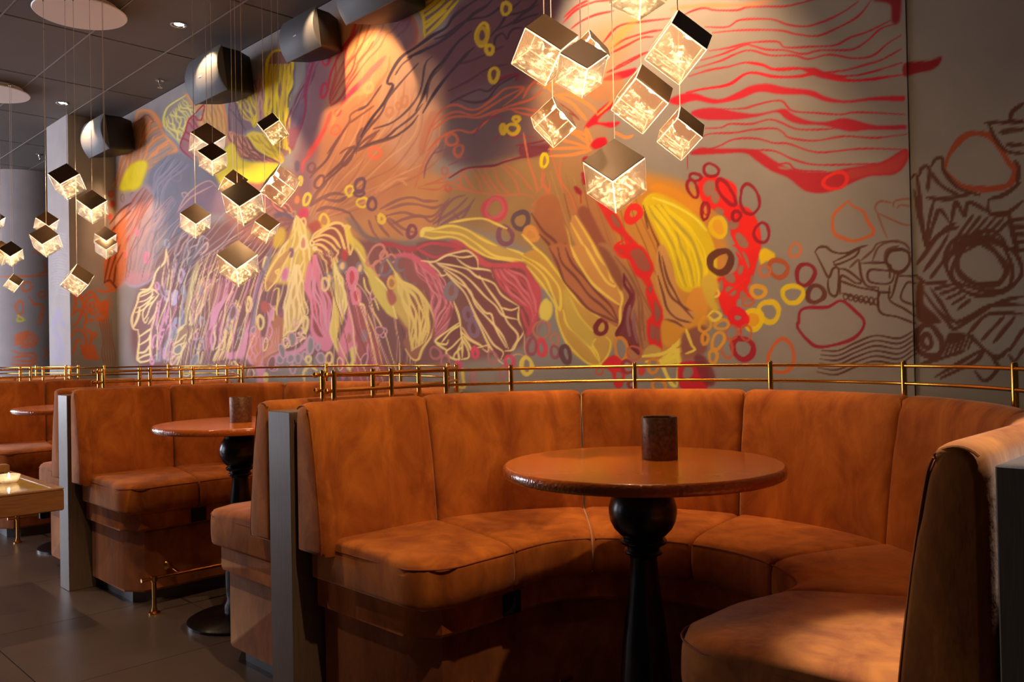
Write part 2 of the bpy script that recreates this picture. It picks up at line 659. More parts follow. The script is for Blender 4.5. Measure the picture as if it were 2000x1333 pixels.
FINE = ['#c89080', '#d8b898', '#6a423e', '#c08898', '#b87860', '#e0cc9c']
fan([(470, 450), (360, 540), (285, 640), (274, 704)], [(570, 470), (535, 560), (505, 660), (488, 728)], 17, FINE, 2.2, 5)
fan([(575, 470), (540, 560), (515, 650), (500, 725)], [(640, 480), (700, 560), (740, 650), (765, 745)], 15, FINE, 2.2, 4)
fan([(700, 470), (760, 560), (770, 650), (775, 735)], [(830, 490), (860, 560), (845, 640), (820, 705)], 8, FINE, 2.2, 4)
fan([(600, 420), (640, 330), (700, 180), (720, 60)], [(640, 425), (730, 390), (850, 320), (870, 250)], 12, ['#d89868', '#b07048', '#dca878', '#a86848'], 3.0, 5, alpha=0.6, soft=2.5)
fan([(430, 350), (350, 400), (300, 480), (250, 555)], [(560, 400), (480, 450), (420, 500), (360, 560)], 12, ['#94868c', '#b0a0a4', '#6c5c66', '#a08078'], 2.4, 4, alpha=0.8)
fan([(1060, 330), (1090, 430), (1140, 540), (1200, 640)], [(1240, 380), (1270, 470), (1300, 560), (1330, 650)], 10, ['#a8683c', '#c88c48', '#8a5034'], 3.0, 3, alpha=0.7)

# --- upper left feathers
T(200, 160, 4.443)
poly([(285, 330), (300, 260), (380, 240), (450, 270), (500, 340), (560, 460), (640, 580), (600, 640), (420, 740), (330, 880), (150, 950), (100, 900), (180, 640), (250, 420)], '#b88c68', 1, 5)
fan([(95, 900), (180, 620), (250, 400), (330, 310)], [(300, 930), (370, 640), (390, 460), (420, 330)], 10, [ORA, '#c07848'], 3.2, 2)
poly([(150, 945), (200, 780), (290, 690), (390, 700), (350, 860), (310, 950)], YEL, 0.95, 4)
fan([(320, 560), (400, 380), (460, 330)], [(420, 740), (520, 680), (640, 590)], 3, ORA, 5, 2)
for i in range(7):
    st([(350 + i * 16, 520 + i * 30), (430 + i * 14, 420 + i * 42), (490 + i * 20, 390 + i * 36)], '#8f8584' if i % 2 else ORA, 3.4)
st([(285, 340), (310, 260), (380, 250), (440, 275), (490, 350), (560, 480), (640, 590), (520, 700), (410, 750)], ORA, 8, 4, 0.8)
st([(280, 360), (340, 320), (370, 290), (400, 290), (445, 345), (425, 355)], '#a05040', 3)
poly([(150, 950), (310, 950), (260, 1060), (170, 1150), (60, 1200), (60, 1000)], '#b59a80', 0.8, 5)
rings('#a06858', 2.5, (175, 1010, 14, 36), (262, 985, 14, 26))
rings(SCAR, 5, (75, 975, 14, 22), (85, 1060, 12, 18), (70, 1175, 10, 16), alpha=0.6, soft=4)
# striped olive fan and its orange neighbour
poly([(530, 320), (580, 190), (720, 120), (830, 210), (760, 300), (700, 470), (680, 560), (600, 450)], '#96897a', 1, 4)
fan([(535, 330), (560, 420), (680, 560)], [(700, 150), (800, 230), (745, 340)], 9, LEMON, 3.0, 4)
st([(680, 560), (600, 450), (545, 400), (530, 320), (560, 230), (620, 180), (720, 120)], LEMON, 4)
st([(690, 600), (640, 520), (570, 460), (525, 400)], '#7d8494', 8, 4, 0.7)
poly([(720, 110), (800, 125), (1000, 135), (1060, 260), (1090, 420), (1060, 560), (900, 560), (780, 440), (880, 250), (800, 250)], '#cf9a5e', 1, 4)
fan([(850, 300), (870, 380), (880, 520)], [(1030, 180), (1070, 320), (1080, 480)], 9, ['#e2aa58', '#c0843c'], 4, 1.5)
st([(720, 110), (1000, 135), (1060, 260), (1092, 430)], ORA, 6, 3, 0.8)
poly([(790, 290), (700, 470), (680, 560), (760, 650), (830, 640), (870, 480), (830, 370)], '#a06a68', 1, 3)
lines(CRIM, 3.4, [(790, 290), (880, 200), (875, 270), (855, 335), (825, 330), (795, 290), (745, 340), (720, 430), (680, 530), (690, 590), (800, 690)], [(770, 310), (830, 400)], [(745, 345), (800, 420)], [(720, 430), (780, 470)], [(700, 490), (765, 520)])
# grey drape under it
poly([(420, 760), (560, 640), (680, 620), (800, 690), (960, 800), (1040, 960), (1060, 1130), (930, 1130), (700, 1330), (400, 1333), (380, 1000)], '#7d7880', 1, 6)
fan([(560, 640), (440, 830), (400, 1040), (330, 1333)], [(760, 720), (560, 900), (520, 1100), (440, 1333)], 9, ['#6f6c76', '#9a8f98', '#8b8590'], 3, 3)
rings('#96808c', 4, (640, 820, 50, 40), (540, 870, 20, 36), alpha=0.6)
poly([(640, 1130), (760, 960), (920, 850), (1000, 920), (1060, 1130), (930, 1140), (820, 1050), (690, 1180)], '#94707a', 0.8, 5)
lines('#d0a490', 3, [(660, 1110), (720, 1000), (830, 900), (930, 860), (990, 910)], [(650, 1130), (760, 1010), (860, 950), (960, 900)], [(700, 1000), (690, 965), (720, 960), (745, 990)])
# --- salmon area at the left end
T(200, 440, 4.443)
poly([(60, 0), (240, -260), (420, -330), (440, 60), (430, 380), (330, 520), (200, 520), (120, 560), (20, 500)], '#b0908a', 1, 7)
fan([(20, 490), (60, 200), (180, -80), (360, -330)], [(200, 480), (250, 200), (330, -20), (450, -240)], 9, ['#a85a3c', '#c9745a', '#94584a'], 3.0, 3)
st([(20, 495), (60, 490), (100, 520), (125, 560)], DBRN, 4)
fan([(240, 400), (300, 150), (400, -60), (600, -250)], [(440, 380), (480, 180), (540, 0), (640, -200)], 8, ['#b08c8c', '#8d7f88'], 2.6, 4)
rings('#e0788c', 4, (385, 285, 18, 46), (160, 40, 12, 24), (300, 60, 12, 30), (195, 250, 12, 28))
poly([(210, 500), (300, 540), (400, 480), (470, 400), (330, 420), (240, 400)], '#c88a90', 0.6, 6)
st([(205, 500), (240, 525), (300, 530), (360, 510), (410, 480), (450, 420)], '#a8a0b4', 5, 3, 0.8)
# --- cream and lilac petals, lower left
poly([(555, 210), (480, 400), (380, 580), (310, 610), (255, 830), (265, 910), (300, 940), (310, 1180), (420, 1170), (560, 1080), (620, 860), (600, 480)], '#8a625e', 1, 3)
lines(CREAM, 5, [(555, 210), (540, 320), (470, 400), (430, 520), (390, 570), (325, 595), (300, 680), (262, 780), (255, 840), (270, 900), (310, 910)], [(325, 720), (310, 800), (270, 890)])
lines(CREAM, 3.2, [(330, 620), (400, 590), (440, 560)], [(310, 670), (380, 650), (440, 600)], [(300, 720), (350, 700), (450, 620)], [(285, 760), (340, 740), (440, 660)], [(400, 860), (460, 760), (480, 660)], [(440, 540), (420, 640), (350, 760), (370, 850), (400, 800)], [(490, 600), (420, 700), (390, 780), (355, 830)], [(330, 560), (440, 560), (490, 600)], [(560, 230), (575, 400), (560, 520), (540, 600)], [(540, 360), (520, 480), (530, 560)])
lines(CREAM, 4.5, [(310, 920), (320, 990), (310, 1090), (305, 1170), (330, 1190), (410, 1170), (420, 1120)], [(460, 780), (430, 880), (415, 1000), (415, 1100), (430, 1170)], [(320, 970), (420, 900)], [(325, 1040), (400, 990), (420, 940)], [(315, 1110), (370, 1100), (415, 1040)], [(310, 1165), (350, 1140), (410, 1120)])
lines(PINK, 3.5, [(500, 660), (560, 600), (590, 640)], [(475, 700), (500, 660), (480, 800), (460, 870)], [(530, 640), (480, 780), (470, 900)], [(560, 640), (540, 760), (510, 880)], [(600, 640), (560, 800), (560, 900)], [(520, 880), (480, 1000), (480, 1080)], [(580, 860), (520, 980), (490, 1080)], [(440, 1140), (500, 1110), (560, 1060), (580, 980)])
ring(630, 630, 24, 62, LILAC, 3, 0.1, '#cabfd8')
ring(560, 610, 40, 28, '#d8c4da', 8, 0.3, None, 0.2, 3, 0.7)
rings(PINK, 4, (475, 530, 14, 36), (570, 835, 18, 42), (455, 1010, 18, 60, 0.25), (520, 940, 22, 36, 0.2), (490, 890, 12, 20), (806, 955, 16, 42), (640, 860, 16, 36))
rings('#9aa0b4', 4, (865, 840, 18, 40), (700, 560, 14, 36), (560, 160, 18, 40))
ring(685, 440, 28, 52, '#d5b9c9', 6, 0, '#7d5c58')
poly([(560, 1000), (640, 930), (680, 830), (720, 800), (700, 900), (610, 1010), (560, 1120), (520, 1180), (440, 1180)], '#908c98', 0.9, 3)
lines('#a9a4c0', 6, [(700, 520), (720, 600), (690, 700), (690, 800), (650, 830), (610, 860), (590, 940), (570, 1000), (540, 1100)], [(550, 1060), (540, 1140), (560, 1170)], alpha=0.85)
rings('#a8aec0', 4, (650, 830, 20, 28), (600, 960, 22, 30), (710, 910, 18, 40))
rings(PINK, 3.5, (430, 1180, 14, 26), (540, 1110, 18, 40))
poly([(720, 690), (760, 480), (790, 380), (835, 300), (830, 420), (790, 560), (780, 700), (720, 860)], '#c8b07a', 1, 3)
fan([(730, 840), (770, 560), (800, 400)], [(690, 1010), (830, 640), (870, 430)], 3, CREAM, 3.5, 2)
petal([(860, 470), (770, 660), (760, 800), (770, 880)], [(1000, 470), (930, 560), (880, 680), (770, 880)], '#a07058', 5, [CREAM, PINK], 3, 2.5, outline=CREAM, ow=4)
petal([(720, 860), (620, 950), (590, 1060), (580, 1170), (620, 1240)], [(830, 900), (760, 980), (700, 1080), (640, 1240)], '#a8805e', 0, CREAM, outline=CREAM, ow=4.5)
lines(CREAM, 3.5, [(700, 890), (640, 940), (610, 1010)], [(720, 950), (660, 1010), (600, 1040)], [(710, 1020), (640, 1060), (600, 1120)], [(690, 1070), (630, 1130), (590, 1170)], [(660, 1140), (620, 1200)])
fan([(600, 470), (640, 250), (720, 80), (800, 20)], [(780, 300), (850, 200), (900, 120), (920, 130)], 8, ['#c9b0a8', '#d9c2a8', '#9a8a90'], 2.6, 4)
fan([(840, 300), (850, 470), (800, 640)], [(1020, 440), (960, 560), (880, 700)], 5, ['#d08a70', '#c9a0a4'], 2.6, 3)
poly([(750, 400), (800, 290), (900, 190), (920, 140), (860, 170), (790, 240), (750, 320)], '#847c84', 0.9, 3)
st([(790, 290), (850, 210), (910, 150), (905, 210), (850, 260)], '#d8b0a0', 3.5)
lines('#d49a8c', 3, [(600, 110), (640, 30), (690, -30)], [(620, 250), (680, 100), (760, 30)], [(660, 260), (720, 140), (800, 60)])
poly([(930, 560), (1000, 500), (1060, 560), (1130, 580), (1060, 640), (1000, 740), (930, 700)], '#b07660', 0.9, 4)
# pink bundles
for k in range(7):
    st([(1020 + k * 22, 470 - k * 14), (985 + k * 20, 640), (930 + k * 20, 800), (885 + k * 22, 960), (880 + k * 20, 1080)], [PINK, '#c98aa0', '#a85c6c'][k % 3], 3.4)
petal([(1160, 650), (1090, 800), (1060, 960), (960, 1180)], [(1200, 700), (1150, 900), (1100, 1060), (1050, 1170)], '#aa7048', 3, CREAM, 3, 2, outline=CREAM, ow=4)
poly([(1060, 1110), (1170, 1090), (1220, 960), (1290, 800), (1330, 700), (1333, 800), (1280, 960), (1240, 1120), (1170, 1160), (1080, 1160)], PINK, 0.95, 3)
st([(1130, 580), (1060, 660), (1000, 720), (960, 800), (930, 900)], PINK, 12, 2)
st([(1000, 760), (960, 900), (940, 1000), (960, 1090)], PINK, 5)
lines(CREAM, 3.5, [(1040, 740), (1000, 850), (970, 900), (980, 1000), (960, 1080), (1000, 1060), (1040, 1000)], [(1060, 900), (1060, 1060), (1000, 1090), (960, 1170)], [(850, 1000), (820, 1120), (800, 1230)], [(870, 1100), (850, 1200)], [(830, 1080), (840, 1240)])
rings('#e8cf7a', 5, (1268, 685, 20, 58))
rings('#a0989c', 3.5, (1100, 880, 24, 40), (1200, 940, 26, 50), (850, 560, 14, 30))

# --- upper: striped mauve, tall yellow feather, purple and red sweep
T(430, 0, 4.443)
poly([(80, 850), (130, 780), (320, 690), (340, 800), (330, 1080), (240, 1130), (90, 1230), (70, 1000)], '#84686c', 1, 3)
fan([(120, 850), (200, 1000), (300, 1110)], [(280, 720), (320, 860), (330, 1060)], 6, ['#d8b848', YEL], 4, 3)
lines('#5d4450', 3, [(90, 840), (75, 1000), (90, 1240)], [(100, 840), (160, 960), (180, 1060), (220, 1130)], [(85, 950), (130, 1000), (170, 1060)])
poly([(320, 680), (400, 620), (410, 900), (390, 1050), (330, 1030)], '#b8846e', 0.9, 4)
fan([(330, 700), (335, 1040)], [(390, 640), (395, 1000)], 4, ['#d0a07c', '#96606a'], 4, 2)
poly([(395, 560), (420, 490), (470, 440), (550, 435), (620, 510), (635, 660), (600, 800), (570, 960), (590, 1200), (600, 1330), (480, 1330), (400, 980)], '#94685a', 1, 3)
fan([(400, 560), (400, 900), (440, 1250)], [(620, 560), (600, 800), (590, 1300)], 9, [YEL, '#e0b428'], 5.5, 2.5)
st([(400, 980), (400, 600), (440, 470), (500, 437), (570, 450), (625, 530), (635, 660), (600, 820), (580, 960), (590, 1150), (605, 1330)], YEL, 6)
st([(640, 400), (655, 520), (640, 650), (645, 740), (600, 830), (590, 930)], '#6a5060', 5)
poly([(640, 400), (740, 370), (760, 450), (730, 600), (690, 740), (640, 830), (650, 600)], '#96948c', 0.9, 4)
fan([(590, 1270), (600, 1000), (720, 700), (800, 330)], [(620, 1300), (720, 1000), (800, 700), (1020, 170)], 8, ['#8c5068', '#70384c', '#9c6070'], 4, 4)
st([(860, 330), (780, 640), (740, 800), (740, 950), (690, 1120), (640, 1240), (620, 1290)], '#a02848', 6)
poly([(600, 1130), (640, 960), (720, 880), (720, 1000), (640, 1260)], '#7a5c70', 0.8, 5)
rings('#d01030', 4.5, (920, 512, 30, 60, 0.1), (903, 785, 28, 60, 0.15))
fan([(950, 880), (990, 620), (1080, 420), (1180, 170)], [(960, 920), (1120, 760), (1250, 560), (1460, 280)], 6, ['#c8402c', '#b4302c', '#c86038'], 4, 4)
st([(1190, 160), (1160, 280), (1110, 350), (1050, 440), (960, 640), (935, 790)], RED, 4.5)
poly([(1020, 960), (1060, 880), (1120, 790), (1220, 690), (1333, 560), (1440, 480), (1400, 560), (1250, 720), (1150, 820), (1070, 920)], '#e0384c', 1, 3)
ring(1020, 975, 18, 40, '#e0384c', 4, 0.5)
st([(760, 1333), (860, 1200), (920, 1080), (960, 980)], '#f05038', 9, 4, 0.8)
st([(960, 1130), (1000, 1000), (1080, 900), (1180, 820), (1300, 800)], '#f09a50', 7, 4, 0.7)
lines('#8a5038', 5, [(930, 1333), (1040, 1180), (1120, 1060), (1130, 1000), (1200, 950), (1290, 910)], [(1120, 1070), (1220, 1000), (1333, 920)], [(1180, 1333), (1200, 1220), (1250, 1120), (1333, 1040)], [(1200, 1310), (1300, 1220), (1360, 1150)], [(1040, 1333), (1100, 1290), (1170, 1270)])

# --- heart of the flower
T(480, 250, 4.443)
lines('#7c4c40', 6, [(560, 430), (600, 380), (700, 280), (770, 150), (860, 10)], [(610, 560), (720, 440), (800, 370), (900, 260), (960, 180), (1040, 100), (1160, 20)], [(680, 440), (800, 330), (870, 240), (940, 165)], [(965, 200), (1100, 140), (1230, 100), (1333, 60)], [(1170, 120), (1260, 50), (1310, 0)], [(970, 160), (970, 80), (1010, 0)])
rings('#7c4c40', 5, (570, 345, 30, 45), (640, 470, 36, 60, 0.3), (890, 250, 26, 100, 0.6))
st([(490, 380), (500, 300), (570, 220), (640, 90), (700, 0)], '#f04a38', 8, 5, 0.8)
rings('#f06a40', 6, (1120, 215, 45, 50), (780, 20, 40, 40), alpha=0.8, soft=3)
ring(445, 330, 26, 50, '#5c4a60', 0, 0, '#6a5466')
poly([(0, 70), (60, 30), (180, 60), (260, 140), (330, 280), (280, 310), (160, 250), (60, 160)], '#f0d24a', 1, 3)
fan([(20, 70), (140, 180), (290, 300)], [(200, 60), (280, 180), (330, 290)], 6, [YEL, '#d0a030'], 5, 2)
poly([(-60, 60), (0, 70), (100, 210), (290, 300), (200, 310), (60, 280), (-80, 250), (-160, 150), (-150, 30)], '#d89470', 1, 3)
fan([(-150, 40), (-80, 200), (60, 290)], [(0, 80), (80, 200), (280, 300)], 6, '#8a5040', 3.4, 3)
st([(10, 80), (80, 190), (180, 250), (290, 305)], '#7c4840', 5)
poly([(-260, 300), (-120, 130), (-40, 270), (120, 300), (290, 320), (230, 420), (120, 480), (-20, 470), (-140, 540), (-250, 440)], '#ecd320', 1, 4)
poly([(380, 30), (400, 0), (460, 0), (430, 150), (400, 200)], '#8c4854', 0.9, 3)
poly([(160, 500), (300, 560), (420, 740), (330, 760), (220, 680), (150, 600)], '#a0606c', 0.9, 4)
fan([(160, 540), (260, 700), (420, 760)], [(330, 640), (390, 700), (430, 740)], 6, ['#7a5060', ORA, '#8a5a48'], 4, 2)
fan([(200, 780), (330, 780), (420, 770)], [(340, 900), (400, 830), (440, 790)], 3, '#8a5a50', 5, 2)
st([(250, 760), (330, 750), (410, 780)], '#705a68', 9, 3)
ring(445, 625, 22, 36, ORA, 0, 0, '#f0904a')
rings('#ead03c', 5, (530, 620, 24, 58, 0.35), (900, 545, 36, 42, 0.4), (1010, 648, 42, 44, 0.1), (680, 805, 38, 56, 0.15), (1180, 790, 28, 38), (475, 460, 14, 34))
rings('#785058', 6, (990, 500, 36, 70, 0.2), (1095, 662, 36, 54, -0.2), (985, 570, 38, 26))
ring(500, 740, 34, 36, '#d04060', 6, 0.6, '#c04058')
ring(415, 745, 18, 26, '#b88c78', 4)
ring(500, 825, 22, 40, '#e8c070', 4)
lines('#84584e', 7, [(560, 680), (640, 620), (760, 570), (860, 580)], [(690, 620), (800, 635), (870, 600)], [(620, 720), (700, 690), (820, 710), (900, 740)], [(560, 670), (620, 560), (700, 480)], [(900, 740), (960, 830), (1040, 940), (1180, 980)], alpha=0.85)
st([(880, 790), (960, 860), (1040, 940), (1150, 985), (1333, 1000)], '#8a746e', 14, 6, 0.7)
poly([(540, 850), (620, 800), (660, 850), (600, 910), (550, 920)], '#b0503c', 0.9, 4)
poly([(440, 760), (470, 800), (560, 900), (560, 1000), (620, 1100), (560, 1333), (200, 1333), (240, 1120), (340, 1020), (400, 880)], '#d6b45a', 1, 5)
fan([(440, 760), (360, 1000), (240, 1180), (180, 1333)], [(470, 790), (540, 980), (560, 1150), (540, 1333)], 10, [CREAM, '#efd878', '#e0bc50'], 4.5, 3)
poly([(240, 940), (300, 860), (350, 900), (330, 1000), (250, 1050)], '#dcc030', 0.8, 6)
ring(500, 1000, 30, 60, CREAM, 5, -0.1, '#d08a70')
ring(395, 1085, 20, 42, PLUM, 0, 0, '#8a5868')
ring(340, 1270, 26, 60, PINK, 0, 0.2, '#c47088')
ring(175, 1170, 18, 42, '#ead890', 4, 0.1, '#6a7048')
poly([(560, 980), (640, 890), (760, 830), (850, 840), (900, 960), (900, 1110), (820, 1050), (700, 1060), (620, 1060)], '#96503e', 1, 3)
lines('#f4d27c', 5.5, [(560, 990), (600, 920), (700, 860), (780, 825), (850, 850), (880, 960), (900, 1100)], [(575, 970), (680, 890), (760, 870), (820, 930), (860, 1050), (880, 1080)], [(590, 960), (680, 930), (760, 960), (820, 1040)], [(590, 990), (660, 970), (740, 1010), (790, 1070)], [(600, 1010), (660, 1020), (720, 1070)], [(590, 1040), (650, 1070), (700, 1110)], [(840, 850), (900, 860), (880, 900), (930, 1000), (910, 1100)])
st([(880, 850), (900, 950), (960, 1020), (1060, 1140), (1130, 1280), (1160, 1333)], '#ead050', 16, 4)
rings(CREAM, 3.5, (575, 1000, 14, 24), (600, 1045, 14, 16))
T(450, 480, 4.76)
rings('#84787e', 6, (1040, 190, 36, 52), (1205, 210, 32, 50), (920, 305, 28, 56), (625, 305, 18, 40))
for r_ in ((1040, 190, 26, 40), (1205, 210, 22, 38), (920, 305, 18, 44)):
    ring(*r_, '#f0cf94', 0, 0, '#efc98e')
ring(505, 265, 32, 56, PINK, 3, 0.2, '#d88098')
ring(565, 65, 20, 54, PLUM, 0, 0, '#8c6476')
ring(330, 165, 20, 56, '#f0da90', 5, 0.1, '#7c7448')
poly([(310, 420), (340, 300), (420, 150), (500, 60), (560, 60), (480, 200), (400, 340), (360, 420)], '#c08a50', 0.8, 4)
lines('#f0d470', 4, [(330, 420), (330, 300), (420, 140), (520, 40)], [(340, 425), (440, 310), (500, 180), (560, 60)], [(420, 240), (450, 220), (440, 270), (420, 250)], [(400, 420), (450, 400), (430, 600), (440, 720), (400, 700), (410, 560)])
poly([(560, 380), (500, 600), (490, 850), (640, 740), (700, 640), (670, 380), (640, 200), (590, 200)], '#d3b05e', 1, 3)
fan([(590, 180), (540, 420), (500, 640), (490, 850)], [(640, 180), (680, 420), (715, 600), (690, 660)], 7, CREAM, 4.5, 3)
st([(490, 850), (540, 800), (600, 790), (690, 660), (720, 700), (695, 820), (660, 760)], CREAM, 5)
fan([(490, 850), (470, 980)], [(690, 790), (650, 900)], 7, [CREAM, PINK], 4, 4)
# salmon petals outlined in pink
poly([(200, 800), (270, 760), (290, 900), (290, 1100), (230, 1120), (120, 980), (140, 900)], '#cf8064', 1, 3)
fan([(200, 820), (130, 940), (170, 1060)], [(280, 790), (270, 960), (240, 1080)], 5, ['#e0a098', PINK], 3, 3)
poly([(300, 900), (440, 640), (490, 680), (460, 960), (340, 1110), (300, 1110)], '#b8744e', 1, 3)
for k in range(6):
    st([(330 + k * 24, 820 - k * 14), (380 + k * 14, 900), (330 + k * 22, 1000 - k * 6), (300 + k * 20, 1060 - k * 14)], '#dd9a86', 2.6)
poly([(60, 1000), (130, 830), (200, 640), (250, 400), (300, 250), (290, 400), (240, 640), (180, 860), (110, 1060)], PINK, 0.9, 3)
st([(380, 30), (330, 200), (270, 330), (240, 420), (210, 700), (170, 800)], '#867c88', 10, 3, 0.85)
poly([(130, 980), (180, 1100), (260, 1120), (290, 1050), (290, 850), (310, 850), (310, 1120), (440, 1000), (560, 980), (650, 940), (740, 820), (760, 860), (700, 960), (560, 1030), (420, 1060), (330, 1150), (320, 1290), (250, 1290), (230, 1140)], PINK, 0.95, 3)
lines(PINK, 4, [(300, 560), (340, 600), (360, 700), (330, 880)], [(390, 560), (370, 720), (390, 800), (340, 900), (310, 890)], [(360, 540), (400, 600), (380, 700)])
ring(320, 570, 40, 60, '#b84c3c', 0, 0, '#b85a48')
rings('#ecd488', 5, (170, 550, 26, 66), (280, 715, 26, 70), (700, 730, 20, 70))
ring(470, 620, 16, 40, '#905468', 4)
# big rose petal in the middle
poly([(700, 420), (740, 160), (790, 60), (830, 160), (880, 400), (960, 460), (980, 800), (900, 960), (800, 900), (750, 760), (750, 600)], '#9a4c46', 1, 3)
fan([(770, 90), (750, 400), (800, 700), (900, 900)], [(800, 90), (860, 380), (930, 560), (930, 840)], 7, [PINK, '#e0849c'], 5, 3)
poly([(700, 430), (730, 380), (770, 560), (770, 760), (830, 850), (920, 840), (960, 900), (900, 990), (800, 930), (740, 780), (750, 560)], '#e08aa4', 1, 3)
st([(740, 160), (720, 320), (710, 420)], '#e08aa4', 12)
fan([(820, 50), (880, 150), (900, 260)], [(1000, 40), (990, 100), (990, 160)], 4, ['#f0c078', '#9a4c3e'], 4, 2)
rings('#f0d490', 5, (880, 360, 34, 56, -0.1), (915, 1050, 32, 56), (1225, 600, 30, 60, -0.3))
poly([(960, 480), (1000, 480), (1010, 760), (990, 860), (1020, 1000), (1060, 1090), (1000, 1010), (950, 880), (925, 800), (950, 640)], '#e9cf62', 1, 2)
st([(960, 480), (950, 640), (930, 800), (960, 900), (1040, 1080)], '#f0d890', 4)
poly([(950, 110), (1000, 200), (1060, 400), (1080, 560), (1030, 740), (1010, 560), (960, 420)], '#d8c868', 1, 3)
fan([(960, 120), (980, 420), (1030, 700)], [(1000, 240), (1070, 420), (1060, 640)], 3, '#f2e49a', 4, 2)
ring(1130, 300, 46, 84, '#e08aa0', 8, 0, '#cc4c56')
ring(1165, 470, 42, 66, '#e08aa0', 8, 0, '#cc4c56')
ring(1060, 90, 30, 60, ROSE, 0, 0, '#c0403c')
poly([(1080, 380), (1110, 560), (1150, 700), (1180, 840), (1200, 960), (1080, 1000), (1060, 1140), (1000, 960), (1080, 700), (1090, 560)], '#e08aa0', 1, 3)
ring(1105, 860, 22, 50, '#b06a5a', 0, 0, '#b87060')
ring(1175, 850, 14, 50, '#a84858', 0, 0, '#b04a60')
poly([(1130, 580), (1200, 560), (1300, 760), (1420, 1050), (1420, 1260), (1110, 1260), (1180, 960), (1150, 740)], '#a85a56', 1, 3)
lines('#ecc088', 3.5, [(1240, 650), (1300, 850), (1340, 1000), (1370, 1180)], [(1250, 580), (1340, 800), (1390, 1000), (1410, 1100)], [(1290, 560), (1380, 700), (1428, 800)])
lines(PINK, 3.5, [(1275, 920), (1275, 1120)], [(1220, 560), (1290, 740)], [(1330, 1040), (1360, 1180)])
poly([(1110, 960), (1170, 940), (1160, 1080), (1110, 1170), (1070, 1120), (1120, 1080)], '#e6d67c', 1, 2)
ring(1245, 840, 30, 70, '#98787e', 0, 0, '#9c7c80')
poly([(1160, 0), (1240, 60), (1330, 180), (1428, 360), (1428, 560), (1330, 380), (1240, 200)], '#ddc552', 1, 3)
lines('#f2dc88', 4, [(1170, 20), (1260, 160), (1400, 330)], [(1240, 220), (1330, 360), (1428, 520)], [(1240, 300), (1260, 400), (1340, 500), (1380, 600)])
# cells along the bottom of the wall
rings('#c9a0b4', 3.6, (460, 1060, 30, 42), (560, 1050, 36, 40), (630, 1050, 32, 44), (690, 1020, 22, 34), (840, 1045, 40, 46), (815, 945, 18, 34), (580, 1150, 24, 46), (745, 930, 34, 78), (410, 1140, 30, 30), fill='#8f8a86')
rings('#e8d48a', 4.5, (725, 1060, 22, 34), (35, 1110, 22, 34), (330, 1230, 14, 40))
lines('#e8d48a', 6, [(690, 1260), (680, 1180), (740, 1120), (800, 1160)], [(20, 1180), (60, 1220), (110, 1260)])
poly([(1000, 980), (1040, 1080), (1080, 1180), (1040, 1260), (1010, 1100)], '#d06c84', 0.9, 3)

# thin veins over the hanging petals
T(0, 0)
fan([(330, 500), (318, 570), (300, 640), (296, 700)], [(372, 520), (352, 600), (345, 660), (335, 715)], 7, [PINK, '#5c3a38', CREAM], 2.3, 3)
fan([(395, 500), (372, 590), (360, 660), (350, 725)], [(450, 480), (425, 560), (405, 650), (392, 715)], 9, [CREAM, '#6a4238', '#d0a890'], 2.3, 3)
fan([(455, 520), (430, 600), (415, 660), (405, 705)], [(520, 530), (500, 620), (485, 690), (478, 730)], 9, [PINK, '#7c4450', CREAM], 2.3, 3)
fan([(640, 530), (655, 620), (670, 690), (690, 750)], [(720, 570), (745, 640), (765, 700), (778, 745)], 8, [CREAM, '#8c4a4c', '#d890a4'], 2.3, 3)
fan([(300, 400), (262, 460), (240, 540)], [(400, 430), (350, 480), (322, 560)], 8, ['#9a8a92', '#7a5a58', '#c49a8c'], 2.2, 3, alpha=0.8)
for k_ in range(26):
    ring(rng.uniform(290, 800), rng.uniform(560, 735), rng.uniform(4, 8), rng.uniform(7, 14), [PINK, CREAM, '#a8a0b8', '#e0a8b8'][k_ % 4], 2.4, rng.uniform(-0.3, 0.4), fill=['#8a5a54', None, '#8f8880'][k_ % 3])

# --- plum field with dark rivers, orange ribbons
T(700, 0, 4.444)
poly([(490, 20), (560, -60), (880, -60), (820, 60), (700, 220), (580, 320), (560, 200)], '#7d625c', 1, 3)
lines('#dcb818', 7, [(500, 50), (560, 140), (575, 320)], [(520, 80), (620, 0), (680, -50)], [(560, 150), (680, 60), (760, -20)], [(565, 210), (700, 110), (820, 0)], [(580, 310), (700, 200), (800, 80), (870, 0)], [(570, 250), (640, 190), (760, 90)], [(540, 110), (640, 40), (720, -30)])
poly([(250, 140), (330, 100), (430, 110), (500, 200), (510, 320), (480, 400), (390, 440), (300, 300)], '#83585a', 1, 4)
st([(400, 90), (470, 160), (500, 280), (490, 380), (440, 420)], '#b05838', 8, 5, 0.7)
lines('#7a4a50', 4, [(270, 290), (340, 220), (380, 140)], [(320, 330), (410, 250), (450, 170)], [(230, 160), (200, 260), (120, 400), (40, 500), (0, 560)])
poly([(0, 0), (60, 20), (230, 180), (380, 440), (300, 600), (100, 760), (0, 800)], '#d8a070', 0.5, 10)
lines('#b05838', 4, [(40, 190), (10, 300), (-20, 420)], [(110, 190), (60, 320), (0, 450)], [(-20, 560), (80, 440), (130, 360)])
st([(270, 500), (260, 600), (200, 700), (130, 800), (50, 880), (-60, 950)], '#e8744c', 6, 3, 0.85)
rings('#e0a468', 6, (90, 760, 34, 46, 0.2), alpha=0.8, soft=3)
rings('#b87850', 6, (270, 970, 28, 44, 0.2), (400, 880, 30, 44, 0.3), (350, 920, 20, 30), alpha=0.8)
RV = '#402830'
